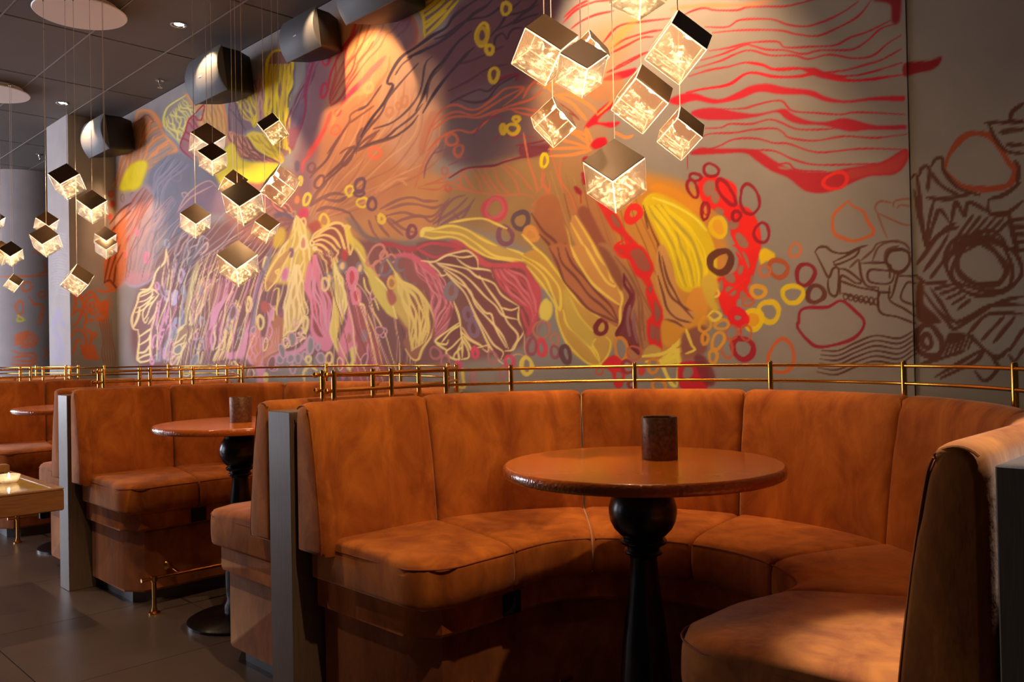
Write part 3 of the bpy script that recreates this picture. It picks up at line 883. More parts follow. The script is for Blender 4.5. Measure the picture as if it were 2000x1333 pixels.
lines(RV, 6.5, [(20, 1190), (100, 1050), (230, 880), (300, 740), (250, 720), (300, 600), (380, 490), (500, 410), (640, 310), (760, 240), (830, 140), (960, 40), (1060, -20)], [(430, 500), (560, 440), (700, 370), (860, 250), (1000, 120), (1100, 60), (1160, 0)], [(560, 980), (640, 840), (740, 700), (860, 560), (960, 450), (1010, 410)], [(500, 960), (560, 840), (640, 640), (740, 530), (860, 370), (980, 270)])
lines('#60403e', 4.5, [(-40, 1320), (60, 1150), (200, 980), (260, 850), (400, 680), (520, 550)], [(320, 650), (380, 560), (460, 500)], [(130, 1120), (300, 1060), (450, 930), (540, 780), (580, 560), (640, 490)], [(0, 1290), (150, 1230), (320, 1180), (450, 1090), (520, 1000)], [(230, 1210), (330, 1120), (470, 1010), (560, 900)], [(590, 880), (620, 700), (740, 560)], [(0, 960), (80, 910), (200, 740)])
lines(RV, 5, [(660, 340), (760, 300), (940, 180), (1120, 140), (1230, 60), (1270, 0)], [(1130, 330), (1230, 220), (1300, 110), (1420, 0)], [(1200, 260), (1330, 200), (1430, 120), (1560, 40)], [(1180, 400), (1190, 330), (1250, 290), (1290, 340), (1310, 290), (1350, 250), (1420, 240)], [(1300, 130), (1400, 110), (1500, 60), (1560, -10)], [(1340, 210), (1440, 160), (1560, 120)])
lines('#552c3c', 5, [(860, 560), (1000, 520), (1130, 460), (1260, 400)], [(780, 790), (960, 700), (1120, 600), (1290, 560)], [(800, 890), (900, 840), (1040, 780), (1130, 790), (1230, 700), (1340, 650)], [(860, 860), (1000, 890), (1120, 860), (1220, 740), (1380, 650)])
lines('#8c2030', 5, [(1380, 640), (1280, 660), (1220, 690)], [(1390, 650), (1370, 690)])
OR2 = '#c8603c'
lines(OR2, 5, [(560, 1330), (620, 1120), (720, 960), (840, 910), (960, 950), (1050, 940), (1180, 850), (1280, 770), (1430, 760), (1380, 830), (1260, 920)], [(640, 1100), (740, 1010), (860, 970), (1000, 1000), (1120, 940), (1280, 840), (1420, 770)], [(650, 1130), (780, 1030), (900, 1010), (1040, 1020), (1200, 960), (1300, 940)], [(600, 1310), (720, 1190), (860, 1130), (980, 1150), (1080, 1080), (1180, 990), (1300, 950)], [(1250, 940), (1380, 900), (1500, 860), (1600, 780)], [(1300, 950), (1420, 940), (1520, 960), (1600, 960)], [(1430, 850), (1480, 760), (1540, 700), (1600, 650)], [(1340, 960), (1440, 990), (1560, 1010)])
poly([(620, 1120), (700, 1000), (640, 960), (560, 1100), (520, 1333), (580, 1333)], '#b87050', 0.7, 6)
lines('#8c3c4c', 4.5, [(1160, 1250), (1240, 1130), (1240, 1030), (1180, 1010), (1080, 1060), (1000, 1180)], [(1290, 1180), (1400, 1190), (1520, 1190)], [(1380, 1260), (1500, 1240), (1600, 1230)])
YR = '#dcb614'
rings(YR, 7, (1280, 75, 34, 58, 0.2), (1075, 300, 52, 96, 0.25), (1138, 430, 34, 36), (1175, 650, 42, 58, 0.2), (1370, 1035, 26, 24), (1340, 1120, 46, 48, 0.5), (1255, 1120, 20, 36))
rings('#c8a010', 8, (1075, 310, 40, 70, 0.25))
rings(OR2, 4.5, (810, 1210, 50, 56), (870, 1310, 40, 50), alpha=0.7)

# --- ochre middle
T(720, 260, 4.444)
for k in range(5):
    st([(20 + k * 20, 540 - k * 10), (160 + k * 24, 430 - k * 6), (330, 330 + k * 30)], ['#e0a070', '#b87850'][k % 2], 5, 3, 0.7)
lines('#96605a', 6, [(100, 660), (260, 580), (380, 560), (480, 590), (600, 590)], [(150, 670), (300, 620), (420, 620), (560, 650), (640, 620)], [(140, 720), (300, 690), (420, 720), (560, 720), (640, 640), (700, 570)], [(200, 790), (330, 740), (460, 720), (540, 770), (620, 700)], [(0, 760), (40, 860), (80, 910)], [(60, 720), (110, 820), (180, 900)], [(120, 700), (200, 800), (300, 890)], [(180, 740), (300, 830), (420, 870)], alpha=0.85)
lines('#875a68', 6, [(600, 800), (640, 680), (740, 570), (840, 540)], [(560, 790), (700, 700), (780, 640), (860, 560)], [(620, 800), (760, 720), (860, 650), (920, 570)], [(740, 700), (800, 750), (880, 640)], alpha=0.8)
lines('#c8744c', 4.5, [(400, 480), (450, 330), (520, 180), (620, 60)], [(430, 470), (560, 430), (700, 370), (820, 330), (940, 300), (1080, 300), (1190, 240), (1320, 210)], [(500, 440), (640, 430), (740, 420), (820, 360)], [(430, 480), (600, 490), (700, 430), (800, 470), (900, 510), (1060, 530), (1200, 540), (1330, 530), (1440, 560)], [(820, 340), (870, 430), (930, 500)], [(800, 350), (800, 470)], [(900, 320), (960, 420), (980, 500)], [(940, 300), (1000, 400), (1070, 510)], [(1000, 300), (1050, 410), (1140, 520)], [(1090, 310), (1130, 430), (1220, 530)], [(1150, 280), (1260, 400), (1310, 520)], [(1180, 270), (1300, 350), (1420, 500)], [(1380, 230), (1420, 350), (1470, 500)], [(640, 500), (740, 480), (860, 500)], [(1440, 540), (1520, 450), (1550, 520), (1490, 560), (1420, 620)], [(1530, 330), (1520, 440), (1590, 640)], [(1420, 620), (1500, 660), (1480, 700), (1400, 660)])
st([(700, 390), (840, 310), (1000, 290), (1100, 280), (1180, 250), (1330, 210), (1440, 190), (1560, 110)], '#7a2c3c', 5)
poly([(1310, 130), (1440, 110), (1560, 90), (1560, 160), (1420, 210), (1320, 200)], '#7a3440', 1, 4)
lines('#7a2c3c', 3.5, [(1280, 110), (1420, 90), (1540, 60)], [(1320, 190), (1320, 120), (1440, 120), (1560, 130)])
lines('#7c4860', 4, [(480, 390), (500, 280), (560, 180), (640, 80)], [(690, 280), (820, 230), (960, 200), (1040, 130)], [(560, 180), (700, 130), (820, 100)], alpha=0.7)
rings(OR2, 5, (720, 60, 50, 50), (780, 150, 36, 54, 0.4), (660, 330, 26, 36), (690, 480, 24, 30), alpha=0.6)
rings(YEL, 6, (1525, 240, 30, 56))
rings('#ecc840', 6, (112, 745, 26, 38))
ring(375, 855, 38, 50, '#8c4c5c', 7)
ring(1095, 660, 84, 100, '#cc4c56', 11, -0.2)
ring(1095, 655, 74, 84, '#d06068', 6, 0.2)
ring(1320, 760, 62, 80, '#604a54', 9)
ring(1185, 890, 58, 80, '#855062', 9)
ring(1410, 880, 54, 58, '#dc9a48', 9, 0, '#d0933e')
poly([(0, 940), (200, 950), (420, 930), (470, 900), (560, 920), (690, 910), (640, 980), (430, 1000), (200, 970)], '#87756c', 0.85, 4)
st([(80, 970), (200, 970), (340, 1010), (430, 1000)], '#b8444c', 12, 4)
poly([(410, 960), (560, 930), (720, 950), (850, 1000), (760, 1050), (600, 1060), (520, 1080), (440, 1020)], '#8d5452', 1, 3)
lines('#c84c58', 7, [(420, 1000), (540, 960), (680, 970), (800, 1000), (700, 1030)], [(430, 1010), (500, 1050), (580, 1080), (700, 1050)])
poly([(690, 940), (760, 930), (880, 980), (980, 1080), (1080, 1130), (1300, 1130), (1370, 1150), (1480, 1320), (1420, 1330), (1330, 1200), (1100, 1180), (960, 1140), (860, 1010)], '#c8525c', 1, 3)
# long yellow tongue
poly([(455, 900), (480, 830), (570, 830), (700, 800), (850, 830), (1000, 900), (1160, 990), (1330, 1040), (1450, 1120), (1600, 1250), (1600, 1380), (1480, 1330), (1370, 1160), (1200, 1110), (1020, 1080), (900, 1000), (760, 920), (560, 920)], '#c8a850', 1, 3)
lines('#f0d860', 5, [(455, 890), (560, 915), (700, 900), (800, 930), (900, 1000), (1050, 1080), (1240, 1110), (1380, 1170), (1490, 1300)], [(470, 850), (640, 860), (800, 880), (920, 950), (1080, 1060), (1240, 1090), (1350, 1110)], [(480, 830), (570, 835), (710, 805), (850, 840), (980, 920), (1110, 980)], [(700, 780), (860, 750), (1000, 745), (1110, 790), (1200, 830)], [(1200, 1000), (1350, 1060), (1500, 1200), (1600, 1300)], [(1330, 880), (1430, 980), (1530, 1080), (1600, 1200)])
st([(460, 890), (480, 840), (560, 830)], '#f4e070', 9)
# cell net left of it
poly([(-40, 960), (60, 960), (160, 1080), (280, 1060), (460, 1110), (560, 1200), (640, 1333), (200, 1333), (40, 1200)], '#925a50', 1, 4)
rings('#d8907c', 4.5, (60, 1060, 60, 100, 0.6), (130, 1060, 30, 36), (200, 1090, 36, 36), (80, 1170, 40, 60))
rings('#84747e', 6, (150, 1170, 46, 70, 0.1), (290, 1130, 60, 60), (370, 1240, 50, 90))
ring(200, 1290, 36, 44, '#e0a86c', 5, 0, '#b87450')
T(720, 480, 4.761)
# golden petal and rose bundle
poly([(240, 240), (300, 320), (480, 400), (560, 520), (580, 800), (520, 940), (470, 1060), (390, 1040), (320, 900), (360, 820), (260, 660), (220, 430)], '#a0684e', 1, 3)
poly([(240, 240), (320, 330), (400, 620), (380, 780), (280, 660), (200, 560), (230, 400)], '#d8c060', 0.95, 4)
fan([(250, 250), (300, 500), (390, 750), (400, 980)], [(300, 330), (500, 460), (560, 680), (520, 900)], 9, '#ecd878', 4.5, 3.5)
st([(170, 130), (240, 240), (290, 320), (440, 400), (540, 520), (610, 680), (580, 840), (500, 960), (460, 1060), (400, 1050), (340, 960)], '#efd878', 5)
poly([(0, 200), (80, 280), (160, 420), (230, 600), (270, 680), (180, 640), (60, 480), (0, 330)], '#dccb60', 1, 3)
st([(60, 290), (150, 380), (210, 520), (260, 680)], '#f0e08a', 4)
ring(215, 350, 34, 56, '#e8b860', 5, 0.1, '#b88848')
poly([(180, 400), (240, 440), (260, 510), (210, 560), (170, 480)], '#b06050', 0.9, 3)
poly([(350, 100), (460, 140), (600, 260), (700, 400), (800, 620), (760, 760), (600, 850), (610, 640), (560, 480), (480, 380), (340, 290)], '#9a5a54', 1, 4)
fan([(400, 110), (470, 250), (560, 420), (610, 640)], [(560, 200), (700, 360), (790, 600), (620, 830)], 9, ['#d07080', '#e090a0'], 3.4, 4)
poly([(500, 130), (620, 220), (640, 290), (560, 260)], '#d8687c', 0.9, 4)
st([(250, 90), (360, 90), (450, 130), (600, 250)], '#d8687c', 12, 4)
poly([(600, 870), (700, 760), (790, 640), (780, 700), (700, 820), (620, 900)], '#cc7c8c', 0.8, 4)
ring(770, 420, 46, 80, '#8c7c84', 9, 0, '#94625a')
rings('#8a6a84', 8, (925, 640, 36, 60), (975, 770, 40, 74), fill='#7c4a46')
# big brown fan with cream veins
poly([(610, 150), (720, 90), (920, 50), (1000, 110), (1020, 210), (1140, 240), (1200, 350), (1250, 450), (1400, 580), (1400, 690), (1440, 800), (1340, 980), (1230, 1060), (1100, 900), (1000, 650), (850, 420), (720, 260)], '#7c4844', 1, 3)
lines(CREAM, 4.2, [(490, 140), (610, 150), (720, 90), (840, 60), (920, 50), (980, 90), (1010, 130), (1020, 205)], [(620, 150), (740, 90), (860, 110), (980, 95)], [(820, 120), (880, 170), (960, 210), (1060, 220), (1140, 240), (1160, 300)], [(630, 160), (800, 190), (920, 220), (1010, 290), (1160, 350), (1240, 460), (1390, 560)], [(640, 170), (740, 210), (860, 260), (960, 340), (1080, 470), (1180, 560), (1250, 650), (1390, 690)], [(650, 180), (820, 290), (900, 370), (960, 470), (1080, 620), (1140, 640), (1180, 770), (1280, 950)], [(700, 230), (830, 340), (940, 420), (1000, 560), (1130, 700), (1240, 830), (1300, 960)], [(720, 260), (800, 340), (900, 450), (990, 640), (1080, 790), (1160, 920), (1250, 990), (1230, 1060)], [(980, 650), (1040, 760), (1100, 890), (1160, 990), (1220, 1080), (1250, 1100)], [(1030, 280), (1100, 390), (1220, 560), (1290, 710), (1390, 840), (1330, 960)], [(1240, 580), (1330, 600), (1400, 570)], [(1400, 560), (1395, 690), (1440, 800), (1380, 900), (1340, 970), (1270, 980)], [(560, 160), (640, 230), (680, 280), (720, 270)])
# small scalloped fan
poly([(800, 560), (850, 700), (950, 870), (1050, 940), (960, 980), (900, 1060), (800, 1060), (740, 960), (610, 900), (720, 800)], '#7c4844', 1, 3)
lines('#efdf8a', 4.4, [(790, 520), (840, 660), (860, 800), (870, 920), (870, 1040)], [(840, 720), (740, 790), (620, 890), (720, 920), (740, 880)], [(850, 740), (760, 800), (680, 900)], [(860, 800), (930, 870), (1040, 930), (1060, 940), (1010, 950)], [(865, 850), (780, 940), (720, 990), (760, 1040), (840, 1060), (830, 980), (860, 900)], [(870, 870), (920, 960), (930, 1040), (860, 1060)], [(880, 850), (930, 920), (960, 990)], [(620, 890), (640, 920), (720, 970)], [(790, 1050), (800, 1010), (860, 950)])
lines('#efc890', 3.6, [(1060, 940), (1110, 930), (1110, 990), (1060, 960)], [(870, 760), (940, 860), (1040, 920)])
# rose petal right of the fan
poly([(1140, 200), (1280, 180), (1440, 160), (1500, 260), (1580, 400), (1590, 600), (1540, 760), (1470, 840), (1430, 780), (1400, 620), (1400, 560), (1250, 450), (1170, 320)], '#8d4a46', 1, 3)
poly([(1140, 200), (1300, 160), (1440, 160), (1520, 300), (1600, 400), (1590, 620), (1520, 820), (1460, 830), (1540, 620), (1500, 420), (1440, 230), (1260, 210)], '#c9525e', 1, 3)
fan([(1160, 220), (1260, 420), (1480, 580), (1520, 720)], [(1300, 220), (1460, 320), (1540, 480), (1560, 620)], 6, ['#c9525e', '#d87880'], 6, 2)
lines('#c9525e', 6, [(1420, 600), (1450, 700), (1480, 780)], [(1450, 580), (1500, 660), (1510, 740)])
# dangling cells
lines('#d8a080', 3, [(1450, 830), (1450, 960), (1470, 1030)], [(1270, 1060), (1380, 1010), (1450, 1030)])
rings('#f0da60', 6, (1463, 1120, 52, 74))
rings('#d84c68', 7, (990, 1000, 24, 50), (1605, 950, 34, 70), (1310, 1080, 36, 60))
rings('#b87078', 4.5, (620, 1000, 46, 60), (710, 1080, 40, 60), (1150, 1040, 40, 60), (1250, 1180, 30, 60), (970, 1240, 24, 60))
ring(835, 1110, 20, 26, '#d04c7c', 7)
lines('#e6cc60', 7, [(870, 1150), (880, 1250), (890, 1320), (790, 1310)])
rings('#a8787c', 4, (1620, 790, 60, 70), (1500, 930, 40, 70))
ring(1640, 600, 52, 110, '#e6d860', 0, 0, '#e8da62')

# --- right of the middle: brown and yellow drapes
T(1020, 260, 4.444)
lines('#d0744c', 4, [(10, 0), (60, 260), (110, 400), (130, 520)], [(240, 130), (300, 340), (360, 520)], [(240, 420), (240, 540), (310, 680), (330, 760)], [(180, 300), (170, 440), (240, 500)], [(330, 210), (330, 400), (420, 540), (470, 680)])
lines(ORA, 6, [(230, 140), (400, 130), (580, 130)], [(330, 60), (470, 90), (590, 140)], [(240, 200), (420, 190), (600, 150)], [(380, -20), (480, 20), (600, 110)], [(560, -40), (600, 60), (620, 120)], [(800, -10), (900, 40), (960, 20)])
poly([(590, 110), (640, 50), (720, 40), (740, 80), (700, 120), (620, 140)], RED, 1, 2)
poly([(520, 220), (570, 200), (600, 260), (560, 300), (520, 250)], CRIM, 0.9, 2)
poly([(515, 340), (560, 340), (570, 440), (530, 450)], CRIM, 0.9, 2)
poly([(445, 465), (470, 460), (520, 510), (510, 545), (470, 520)], '#981c2c', 1, 1)
st([(505, 540), (508, 610)], '#981c2c', 2)
poly([(480, 700), (560, 640), (700, 900), (780, 1040), (860, 1200), (960, 1333), (800, 1333), (700, 1160), (620, 960)], '#96543a', 1, 4)
poly([(420, 760), (470, 720), (640, 980), (740, 1180), (830, 1310), (700, 1333), (540, 1100), (430, 900)], '#cc9450', 1, 3)
lines('#ecc84c', 5, [(460, 720), (540, 850), (650, 1030), (720, 1130), (770, 1250), (830, 1300), (760, 1310), (700, 1270)], [(420, 780), (520, 960), (620, 1130), (700, 1290)], [(320, 740), (390, 860), (430, 1020), (500, 1140), (560, 1260), (620, 1320)])
poly([(150, 560), (300, 560), (390, 860), (430, 1020), (560, 1250), (640, 1333), (380, 1333), (260, 1040), (150, 880), (100, 720)], '#ad6c40', 1, 4)
lines('#7c4230', 6, [(80, 700), (180, 850), (290, 950), (340, 1080), (420, 1200), (500, 1333)], [(150, 880), (240, 980), (280, 1100), (360, 1260), (400, 1333)], [(300, 980), (360, 1050), (440, 1180), (540, 1333)], [(370, 960), (420, 1040), (500, 1170), (600, 1333)])
# scarlet ribbon
poly([(650, 590), (740, 640), (830, 720), (900, 850), (1000, 960), (1090, 1060), (1140, 1160), (1110, 1260), (1140, 1333), (1080, 1333), (1010, 1220), (930, 1100), (880, 920), (780, 830), (720, 730)], '#e22c22', 1, 2)
poly([(770, 700), (830, 750), (850, 830), (790, 790)], '#a0604a', 1, 2)
poly([(920, 930), (1000, 1000), (1110, 1120), (1110, 1200), (1040, 1200), (960, 1080)], '#96564a', 0.9, 3)
fan([(900, 930), (960, 1100), (1040, 1230)], [(970, 960), (1060, 1080), (1120, 1230)], 4, SCAR, 5, 2)
lines(SCAR, 5, [(890, 930), (830, 960), (800, 1010), (850, 1070), (920, 1090)], [(840, 970), (870, 1050), (930, 1080)])
ring(965, 700, 58, 70, '#f02c24', 10, 0.5)
ring(965, 700, 40, 50, '#f02c24', 6, 0.5)
# ochre and yellow leaf
poly([(1040, 620), (1130, 520), (1300, 560), (1500, 700), (1620, 860), (1690, 1100), (1660, 1333), (1500, 1380), (1380, 1360), (1290, 1200), (1200, 950), (1120, 780)], '#e4c80c', 1, 3)
fan([(1080, 640), (1240, 900), (1340, 1180), (1400, 1333)], [(1240, 620), (1480, 860), (1600, 1140), (1600, 1330)], 8, ['#f6e020', '#bca838', '#f2da00'], 6, 2.5)
st([(1130, 560), (1320, 630), (1500, 740), (1600, 850)], '#f8ea50', 5)
lines('#7c4a20', 4, [(1050, 630), (1100, 780), (1150, 900), (1210, 1010), (1280, 1110), (1310, 1250), (1310, 1333)], [(1060, 690), (1090, 830)], [(1170, 960), (1190, 1100), (1180, 1240), (1190, 1333)], [(1190, 1020), (1230, 1160), (1240, 1300)])
poly([(1110, 460), (1200, 440), (1400, 520), (1560, 620), (1600, 760), (1440, 660), (1260, 560), (1130, 510)], '#e89a1c', 0.8, 7)
T(1020, 480, 4.761)
# yellow tongue end, striped brown leaves
poly([(0, 90), (130, 40), (260, 140), (380, 280), (480, 440), (580, 580), (740, 660), (900, 770), (860, 860), (820, 1000), (720, 1110), (620, 1110), (480, 1010), (380, 860), (320, 680), (340, 560), (280, 460), (160, 300), (40, 170)], '#cfa244', 1, 3)
lines('#f0d850', 5, [(0, 120), (120, 200), (220, 310), (290, 470), (350, 600), (350, 420), (280, 300), (160, 180), (0, 90)], [(40, 190), (170, 340), (250, 460), (310, 560), (330, 700), (400, 880), (500, 1000), (620, 1100), (720, 1110), (800, 1010), (820, 900), (780, 850)], [(100, 20), (200, 90), (300, 220), (370, 310), (450, 430), (560, 560), (700, 650), (890, 770)], [(380, 600), (420, 740), (540, 860), (640, 960), (700, 1060)], [(440, 480), (520, 640), (620, 760), (680, 810)], [(680, 870), (650, 920), (700, 1010), (720, 1090)])
poly([(380, 420), (440, 430), (520, 640), (660, 810), (640, 930), (500, 850), (410, 660)], '#d2b84a', 0.8, 5)
ring(735, 760, 50, 66, '#7a2028', 9)
poly([(250, 0), (450, 0), (560, 180), (700, 340), (900, 540), (900, 760), (700, 650), (560, 560), (420, 350), (300, 160)], '#b87244', 1, 3)
lines('#7c4434', 5.5, [(250, 20), (330, 170), (390, 330), (510, 470), (620, 590), (760, 660), (890, 720)], [(330, 20), (370, 160), (500, 300), (620, 460), (740, 560), (880, 700)], [(400, 20), (460, 160), (580, 300), (690, 430), (820, 560), (890, 700)], [(480, 120), (600, 280), (720, 420), (850, 500), (900, 560)])
poly([(450, 20), (560, 0), (680, 80), (780, 230), (840, 340), (890, 350), (930, 480), (920, 560), (800, 500), (650, 360), (520, 150)], '#d2984c', 1, 3)
lines('#f2d45c', 6, [(450, 0), (500, 120), (560, 220), (660, 360), (790, 470), (900, 550)], [(650, 0), (720, 120), (800, 210), (830, 320), (880, 350), (860, 380), (790, 340), (720, 240)], [(880, 370), (930, 480), (910, 600), (910, 740), (870, 860)], [(580, 0), (660, 140), (760, 310)])
poly([(700, 0), (820, 0), (960, 200), (1060, 330), (1100, 560), (1100, 900), (1180, 940), (1100, 1010), (1000, 560), (900, 380), (820, 260)], '#b07c50', 1, 4)
poly([(700, 0), (780, 30), (900, 210), (940, 330), (920, 420), (840, 300), (760, 130)], '#8e5236', 0.9, 4)
lines('#96603c', 5, [(860, 100), (960, 220), (1040, 350), (1080, 500), (1090, 700), (1110, 900)], [(1000, 280), (1100, 480), (1120, 700), (1140, 880)], [(1040, 600), (1090, 800), (1120, 960)])
poly([(945, 260), (990, 330), (1050, 440), (1040, 540), (1010, 660), (1080, 880), (1090, 1020), (960, 900), (880, 840), (930, 700), (970, 560), (1010, 480), (960, 380)], '#7c3436', 1, 2)
poly([(960, 320), (1020, 440), (1010, 480), (980, 420)], '#c08050', 1, 2)
lines('#96646a', 7, [(1000, 560), (980, 700), (1000, 840)], [(1040, 620), (1040, 760), (1070, 900)])
st([(945, 260), (950, 360), (1010, 470), (960, 580), (930, 720), (880, 830), (960, 900), (1080, 1010)], '#70202c', 7)
# red drips
poly([(860, 0), (1100, 0), (1190, 130), (1220, 240), (1180, 300), (1230, 420), (1270, 520), (1320, 630), (1290, 760), (1290, 950), (1180, 910), (1160, 700), (1210, 640), (1160, 500), (1150, 400), (1180, 330), (1060, 280), (980, 120), (900, 80)], '#e8221c', 1, 2)
poly([(1000, 60), (1100, 30), (1180, 160), (1190, 230), (1100, 230), (1040, 140)], '#9c5c48', 0.9, 3)
for q in ([(1230, 510), (1290, 620), (1250, 720), (1230, 620)], [(1200, 720), (1240, 760), (1230, 880), (1190, 860)], [(1250, 740), (1280, 780), (1270, 920), (1240, 860)], [(1190, 370), (1210, 400), (1190, 450), (1170, 410)], [(890, 20), (950, 70), (910, 60)]):
    poly(q, '#96604c', 0.95, 1)
lines('#e8221c', 2.5, [(1195, 900), (1195, 960)], [(1220, 910), (1222, 980)], [(1295, 930), (1298, 1030)], [(1115, 280), (1118, 320)])
# tan stripes, orange puddle, yellow splashes
poly([(1260, 20), (1320, 0), (1400, 200), (1450, 440), (1520, 560), (1640, 610), (1560, 760), (1340, 720), (1300, 560), (1240, 300)], '#d09a54', 1, 3)
lines('#7a4432', 5, [(1270, 60), (1290, 200), (1340, 380), (1390, 480), (1480, 560), (1590, 680)], [(1300, 100), (1350, 300), (1410, 420), (1500, 570), (1640, 615)], [(1260, 280), (1310, 450), (1350, 590), (1440, 680), (1580, 720)], [(1330, 690), (1420, 710), (1500, 760)])
poly([(1310, 690), (1500, 760), (1640, 610), (1640, 400), (1714, 400), (1714, 700), (1620, 800), (1480, 900), (1310, 920)], '#dc9c2c', 1, 5)
poly([(1120, 1010), (1200, 920), (1290, 960), (1300, 1020), (1220, 1040)], '#c8a050', 1, 2)
lines('#f2de58', 9, [(1120, 1030), (1290, 1010), (1390, 960), (1480, 880), (1540, 800), (1540, 900), (1600, 960), (1500, 970), (1390, 990), (1300, 1090)], [(1150, 1080), (1300, 1080), (1400, 1040), (1460, 1000)], [(1290, 1060), (1330, 1180), (1390, 1290), (1430, 1310)], [(1400, 930), (1460, 1090), (1440, 1290)])
poly([(1300, 1030), (1460, 1000), (1480, 1080), (1330, 1110)], '#efe050', 0.9, 3)
poly([(1480, 840), (1600, 760), (1714, 760), (1714, 980), (1640, 1010), (1500, 1060)], '#945848', 1, 4)
poly([(1480, 1000), (1640, 1000), (1600, 1060), (1500, 1090)], '#a86a52', 0.8, 4)
# cells under it
rings('#e0902c', 6, (920, 960, 60, 100, -0.2), (1220, 1120, 50, 60), (1270, 1300, 60, 60), fill='#90867e')
poly([(740, 1110), (850, 1020), (940, 1090), (960, 1200), (920, 1320), (860, 1310), (830, 1180)], '#e2222a', 1, 2)
ring(900, 1210, 30, 40, '#8f857e', 0, 0, '#90867e')
rings('#9c3038', 6, (980, 1130, 50, 60), (1020, 1290, 30, 40))
ring(1110, 1160, 36, 50, '#d8302c', 0, 0, '#d83a30')
rings('#c86440', 4, (720, 1170, 30, 36), (1040, 1000, 60, 70))
poly([(1450, 1120), (1520, 1080), (1620, 1080), (1714, 1120), (1714, 1333), (1480, 1333)], '#d01c2c', 1, 2)
ring(1540, 1180, 52, 66, '#90867e', 0, 0, '#90867e')
poly([(1600, 1030), (1660, 1010), (1730, 1080), (1790, 1200), (1780, 1300), (1700, 1290), (1620, 1140)], '#7c3036', 0.85, 4)
# dark cells left
rings('#c87c58', 4, (180, 780, 70, 90), (300, 870, 40, 50))
rings('#e04a50', 6, (180, 950, 40, 80))
rings('#a04c58', 6, (305, 990, 36, 60), (90, 940, 40, 80), alpha=0.8)
ring(405, 1010, 42, 74, '#6c4044', 9, -0.2)
ring(45, 1120, 48, 80, '#efd95c', 7)
ring(225, 600, 56, 110, '#e8dc60', 0, 0, '#ead95c')

# --- scarlet cells, coloured rings
T(1320, 300, 4.443)
poly([(190, 240), (260, 200), (400, 210), (520, 280), (540, 440), (640, 480), (720, 620), (740, 800), (700, 960), (660, 1110), (620, 1160), (680, 1280), (540, 1260), (520, 1400), (420, 1400), (350, 1180), (360, 1090), (520, 1020), (540, 860), (480, 700), (440, 560), (310, 480), (220, 400)], '#f22018', 1, 3)
HOLE = '#92857c'
for c_ in ((290, 300, 60, 70, 0.4), (570, 760, 46, 80, -0.5), (590, 920, 40, 90, -0.5), (500, 620, 50, 40, 0.3), (560, 1010, 24, 50, 0.2), (380, 500, 50, 26, 0.4), (470, 1080, 56, 40, 0.4), (390, 1150, 24, 60, 0), (480, 1190, 50, 50, 0), (660, 1090, 16, 36, 0), (610, 1240, 60, 60, 0.5), (340, 380, 40, 60, -0.4)):
    ring(c_[0], c_[1], c_[2], c_[3], HOLE, 0, c_[4], '#9a7a66')
lines(SCAR, 6, [(500, 800), (600, 830), (720, 800)], [(520, 860), (640, 1020), (700, 930)], [(480, 690), (560, 850), (620, 1000)], [(420, 1120), (520, 1150), (620, 1080)], [(440, 1230), (560, 1130)], [(560, 1150), (660, 1260)])
MR = '#981226'
rings(MR, 6, (305, 145, 62, 58), (168, 205, 48, 34), (145, 305, 44, 76, -0.3), (255, 500, 36, 70), (640, 400, 82, 130, -0.35), (745, 690, 62, 90, -0.2), (525, 542, 40, 40))
ring(435, 335, 52, 120, MR, 7, -0.55)
ring(258, 490, 20, 44, '#c02030', 3)
ring(368, 640, 70, 80, '#f0cc10', 8, 0, '#efb020')
ring(390, 940, 82, 104, '#64301e', 13, 0.3)
poly([(720, 880), (760, 820), (860, 870), (860, 920), (780, 940), (740, 970)], '#f0cc14', 1, 3)
ring(890, 1000, 90, 66, '#b4562c', 9, 0.4)
rings('#d0703c', 5, (1035, 840, 50, 60), (770, 1020, 44, 54))
ring(1125, 1050, 84, 86, '#8c1c28', 8, 0.4)
ring(1215, 1220, 76, 70, '#643426', 9, 0.5)
ring(1015, 1222, 98, 68, '#ecd014', 9)
ring(715, 1200, 56, 54, '#e6a828', 8)
T(1340, 500, 5.127)
ring(830, 560, 88, 114, '#eccc1c', 10, -0.3)
ring(675, 640, 76, 104, '#f0d010', 10, 0.1, '#eca81c')
ring(520, 620, 78, 80, '#ee1420', 11)
ring(515, 620, 50, 50, '#ee1420', 8)
ring(570, 930, 92, 118, '#a81428', 11, -0.3)
ring(955, 1010, 125, 170, '#d0622c', 7, -0.15)
rings('#cc6438', 5, (455, 770, 60, 70), (410, 930, 60, 90), (600, 770, 60, 70), (620, 460, 60, 40), alpha=0.8)
rings('#e4a430', 6, (190, 690, 60, 70), (360, 690, 66, 46), (190, 830, 34, 50), (320, 850, 60, 84, 0.4), (270, 1010, 44, 60))
lines('#f0da50', 6, [(0, 740), (60, 900), (90, 940), (0, 980)], [(190, 270), (250, 400), (280, 540)], [(250, 240), (330, 380), (270, 420)], [(220, 600), (280, 550), (350, 600), (280, 650), (220, 600)])
poly([(70, 330), (160, 330), (220, 500), (130, 600), (60, 560), (0, 480)], '#df9a34', 1, 3)
poly([(150, 260), (260, 180), (330, 300), (280, 420), (330, 540), (240, 520)], '#d8b83c', 1, 4)
st([(545, 720), (550, 780)], '#ee1420', 2.5)

